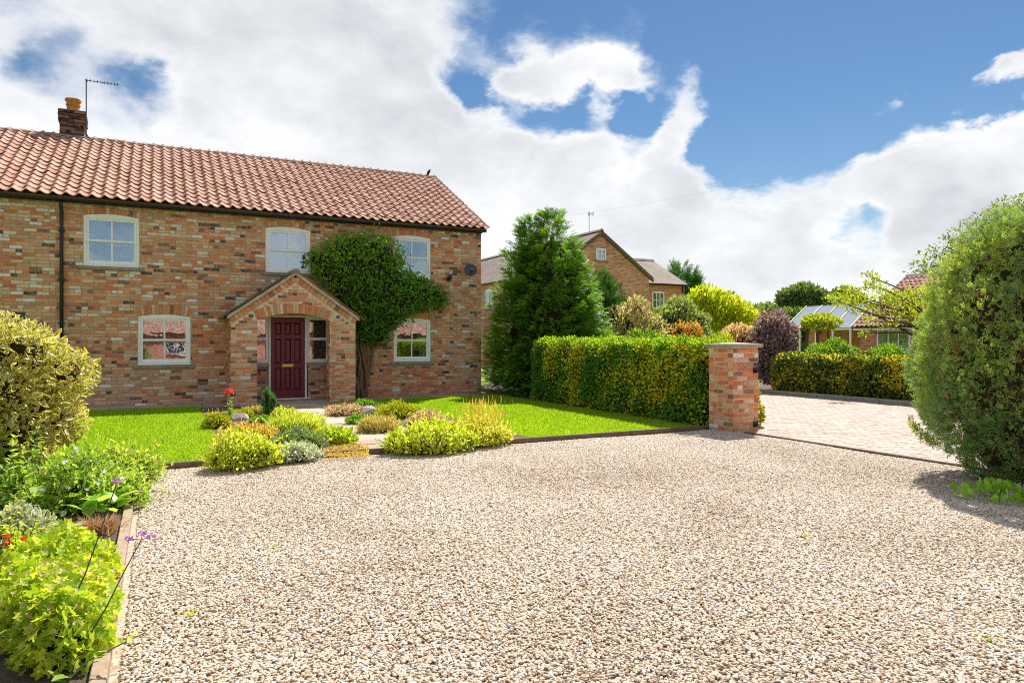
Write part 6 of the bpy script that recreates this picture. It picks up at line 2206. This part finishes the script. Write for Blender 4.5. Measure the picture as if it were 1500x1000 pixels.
for k, (px, py, lab) in enumerate(((1178, 787, 'tiny weed growing in the gravel out towards the juniper shadow'), (402, 807, 'tiny green weed in the middle of the gravel near the border'), (1392, 708, 'small weed tuft in the shade of the juniper'),
                                   (391, 698, 'tiny weed close to the timber edging and yellow bush'), (1440, 940, 'flat green weed low down on the open gravel'), (280, 905, 'seedling weed near the lower timber board'))):
    c = G(px, py, 0)
    n_ = 14
    V, F, E = place(T_ROUND, np.c_[c[0]+rng.normal(0, .03, n_), c[1]+rng.normal(0, .03, n_), np.full(n_, .02)], sph(n_)*np.array([1, 1, .2])+np.array([0, 0, .25]), np.array([0, 0, 1.])+sph(n_)*.3, rng.uniform(.014, .030, n_))
    o = fol_obj('weed', [(V, F, np.repeat(rng.random(n_), 6), E)], 'lime', (c[0], c[1], 0)); tag(o, lab, 'weed', 'weeds in the gravel')

# ------------------------------------------------------------------ shrubs in the gardens beyond the hedges


def far_shrub(name, label, cat, box, t, mat, T, size, n, nl=16, ls=.36, dr=.7, zb=.03, **kw):
    x0, y0, x1, y1 = box
    xm = (x0+x1)/2
    top = DP(xm, y0, t); r = (x1-x0)/2*t/FPX
    zc = max(zb, DP(xm, y1, t)[2])
    c = (top[0], top[1], (top[2]+zb)*.5)
    rz = (top[2]-zb)*.5
    lobes = sub_lobes(c, (r*.85, r*dr*.85, rz*.88), nl, ls, zmin=-.7, inner=.75)+[(c[0], c[1], c[2], r*.75, r*dr*.75, rz*.8)]
    return shrub(name, label, cat, lobes, n, T, size, mat, zb, None, (.6, 1.1), kw.pop('core', .55), **kw)


far_shrub('shrub', 'buff twiggy shrub with dry-looking leaves above the splashed hedge', 'shrub', (862, 438, 985, 520), 21.5, 'beige_shrub', T_DIA, .12, 7500, up=.6, core=.4)
far_shrub('shrub', 'grey-green willowy shrub between buff shrub and yellow tree', 'shrub', (925, 438, 1050, 520), 24.5, 'sage_shrub', T_DIA, .15, 7500, 22, .32, up=.5)
far_shrub('shrub', 'orange berried shrub just above the hedge top', 'shrub', (972, 470, 1046, 525), 19.5, 'orange_shrub', T_DIA, .09, 4200)
far_shrub('shrub', 'fresh green leafy shoots poking over the hedge top below the buff shrub', 'shrub', (905, 486, 985, 530), 18.6, 'green_shrub', T_DIA, .12, 2600, up=.9, core=.4)
far_shrub('shrub', 'dusky pink shrub behind the gate pier', 'shrub', (1040, 468, 1128, 530), 22, 'pink_shrub', T_DIA, .11, 6000, 20, .32)
far_shrub('shrub', 'small yellow leaved bush behind the pier cap', 'shrub', (1036, 488, 1085, 525), 19.3, 'yellow_tree', T_DIA, .09, 2600)
far_shrub('purple_shrub', 'smoky purple-leaved bush beside the gate pier', 'shrub', (1088, 458, 1178, 545), 21.5, 'purple_shrub', T_DIA, .12, 8500, 22, .32)
far_shrub('shrub', 'yellow-green shrub under the pergola behind the gold hedge', 'shrub', (1172, 498, 1262, 545), 24, 'green_shrub', T_DIA, .12, 5000)
far_shrub('shrub', 'glossy green bush before the cottage window', 'shrub', (1240, 506, 1345, 545), 22, 'green_shrub', T_DIA, .11, 5000)
far_shrub('climbing_plant', 'leafy climber draped over the wooden pergola', 'climber', (1165, 462, 1235, 492), 27, 'robinia', T_DIA, .15, 1500, 10, .4, core=None, zb=1.9)
tb = DP(1040, 470, 30)
lob = []
for (px, py, r_) in ((1035, 440, .7), (1055, 450, .8), (1075, 462, .8), (1020, 452, .7), (1090, 470, .7), (1045, 468, 1.0), (1010, 470, .8), (1070, 485, 1.0), (1028, 432, .35)):
    p = DP(px, py, 30); lob.append((p[0], p[1], p[2], r_, r_, r_*.75))
tree('yellow_tree', 'bright yellow leaved small tree to the side of the brick wing', 'tree', (tb[0], tb[1], 0), (tb[0], tb[1], 1.8), lob, 6500, T_DIA, .2, 'yellow_tree', trad=.1, shell=(.4, 1.1))
# light tree with visible branches by the cottage
rb = DP(1385, 560, 20)
lob = []
for (px, py, r_) in ((1225, 440, .35), (1245, 428, .4), (1262, 440, .4), (1280, 418, .4), (1275, 405, .25), (1300, 435, .55), (1290, 452, .4), (1322, 440, .6), (1340, 455, .6), (1255, 455, .3), (1320, 465, .5), (1350, 430, .5), (1275, 470, .25), (1300, 478, .3), (1365, 470, .6), (1240, 445, .3), (1268, 488, .2), (1380, 440, .6)):
    p = DP(px, py, 20+rng.normal(0, .5)); lob.append((p[0], p[1], p[2], r_*.8, r_*.8, r_*.36))
tree('robinia_tree', 'airy yellow-green tree with arching branches in front of the cottage roof', 'tree', (rb[0], rb[1], 0), (rb[0], rb[1], 1.9), lob, 3000, T_DIA, .11, 'robinia', trad=.11, shell=(.2, 1.15))
wb = DP(1440, 480, 38)
lob = []
for (px, py, r_) in ((1370, 385, .9), (1395, 365, .9), (1350, 398, .7), (1420, 350, 1.1), (1450, 335, 1.1), (1480, 318, 1.2), (1510, 320, 1.5), (1440, 370, 1.3), (1500, 350, 1.4), (1385, 392, 1.), (1530, 300, 1.2), (1490, 380, 1.8)):
    p = DP(px, py, 38); lob.append((p[0], p[1], p[2], r_, r_, r_*.8))
tree('willow_tree', 'loose grey-green tree rising behind the cottage roof', 'tree', (wb[0], wb[1], 0), (wb[0], wb[1], 3.2), lob, 5200, T_DIA, .22, 'willow', trad=.25, shell=(.3, 1.15), up=-.2)
ob = DP(1177, 480, 115)
lob = []
for (px, py, r_) in ((1177, 436, 2.5), (1160, 440, 2.1), (1194, 441, 2.1), (1168, 448, 2.5), (1188, 449, 2.5), (1153, 446, 1.4), (1203, 447, 1.4), (1176, 457, 2.6)):
    p = DP(px, py, 115); lob.append((p[0], p[1], p[2], r_, r_, r_*.75))
tree('oak_tree', 'broad round-headed oak on the skyline above the purple bush', 'tree', (ob[0], ob[1], 0), (ob[0], ob[1], 4.5), lob, 5200, T_DIA, .9, 'oak', trad=.5, shell=(.5, 1.1), core=.6)
ob = DP(1238, 480, 125)
lob = []
for (px, py, r_) in ((1238, 439, 2.2), (1227, 443, 1.8), (1249, 443, 1.8), (1238, 450, 2.8)):
    p = DP(px, py, 125); lob.append((p[0], p[1], p[2], r_, r_, r_*.8))
tree('oak_tree', 'smaller distant oak just above the glazed lean-to', 'tree', (ob[0], ob[1], 0), (ob[0], ob[1], 5), lob, 2600, T_DIA, .9, 'oak', trad=.45, shell=(.5, 1.1), core=.6)
cb_ = DP(995, 450, 68)
plume_conifer('conifer_tree', 'dark distant conifer peeping over the neighbouring wing roof', [(cb_[0], cb_[1], .1, 9.0, 2.1), (cb_[0]+1.2, cb_[1]-.6, .1, 8.2, 1.5)], 420, 7, 1.2, T_PLUME, .8, 'yew', 1.2, .3, base_r=.25, expo=.4)
kinds = ['rounded pale green distant tree beside the purple bush', 'distant tree of mixed green behind the pink shrub', 'low spreading distant tree left of the skyline oak', 'distant bushy tree under the skyline oak', 'dull green distant tree behind the lean-to glass', 'distant thicket tree behind the yellow tree', 'far bushy tree on the skyline by the dark conifer']
for k, (px, py, w, t_) in enumerate(((1085, 450, 60, 75), (1055, 455, 50, 90), (1120, 446, 56, 85), (1165, 458, 70, 80), (1225, 452, 60, 100), (1100, 462, 50, 62), (1022, 448, 44, 95))):
    p = DP(px, py, t_); r_ = w/2*t_/FPX
    h_ = p[2]
    lob = sub_lobes((p[0], p[1], h_*.55), (r_*.8, r_*.8, h_*.42), 12, .42, zmin=-.8)
    tree('distant_tree', kinds[k], 'tree', (p[0], p[1], 0), (p[0], p[1], h_*.5), lob, 2000, T_DIA, .65, 'far_tree', trad=.25, group='distant trees', shell=(.5, 1.1), core=.6)
# far belt of woodland closing the fields
n_ = 9000
az = rng.uniform(R(-75), R(110), n_); dist = rng.uniform(170, 215, n_)
hmax = 5+2.5*np.sin(az*9)+2*np.sin(az*23+1)
P = np.c_[np.sin(az)*dist, np.cos(az)*dist, rng.random(n_)**.7*hmax]
Nn = unit(np.c_[-np.sin(az), -np.cos(az), np.full(n_, .4)]+sph(n_)*.4)
o = fol_obj('far_wood', [leaf_part(P, Nn, T_ROUND, 2.6)], 'far_tree'); tag(o, 'belt of distant woodland along the horizon', 'woodland', kind='stuff')

# ------------------------------------------------------------------ outbuilding behind the viewer (seen mirrored in the lower windows)
ob_ = thing('outbuilding', 'low brick outbuilding with pantile roof mirrored in the ground-floor windows', 'outbuilding', (6, -11, 0))
q = MB(); q.box(-5, 21, -15, -9.2, -.1, 2.0); q.prism([(-15, 2.0), (-9.2, 2.0), (-12.1, 4.3)][::1], -5, 21, axis='x'); q.build('wall', 'far_brick_red', ob_)
q = MB(); q.prism([(-8.9, 1.93), (-12.1, 4.45), (-12.1, 4.39), (-8.9, 1.87)][::-1], -5.2, 21.2, axis='x'); q.prism([(-12.101, 4.45), (-15.3, 1.93), (-15.3, 1.87), (-12.101, 4.39)][::-1], -5.2, 21.2, axis='x')
orf = q.build('roof', 'timber_dark', ob_)
pantile_roof(orf, (21.1, -8.85, 1.96), math.pi, math.atan2(2.52, 3.2), int(26/TW), 14, 0, lambda l: 0)
small_window(ob_, 'back', .95, -9.2, .8, 1.45, .9, 2, 2, .0)
for k, (x_, r_) in enumerate(((-1.3, .9), (14.6, 1.0), (16.6, .8))):
    shrub('shrub', ['bushy green shrub before the outbuilding near its white window', 'bushy green shrub at the middle of the outbuilding wall', 'smaller green shrub at the outbuilding wall end'][k], 'shrub', sub_lobes((x_, -8.3, .6), (r_, .6, .75), 10, .4, zmin=-.6)+[(x_, -8.3, .6, r_*.8, .5, .6)], 1500, T_DIA, .14, 'green_shrub', 0.0)
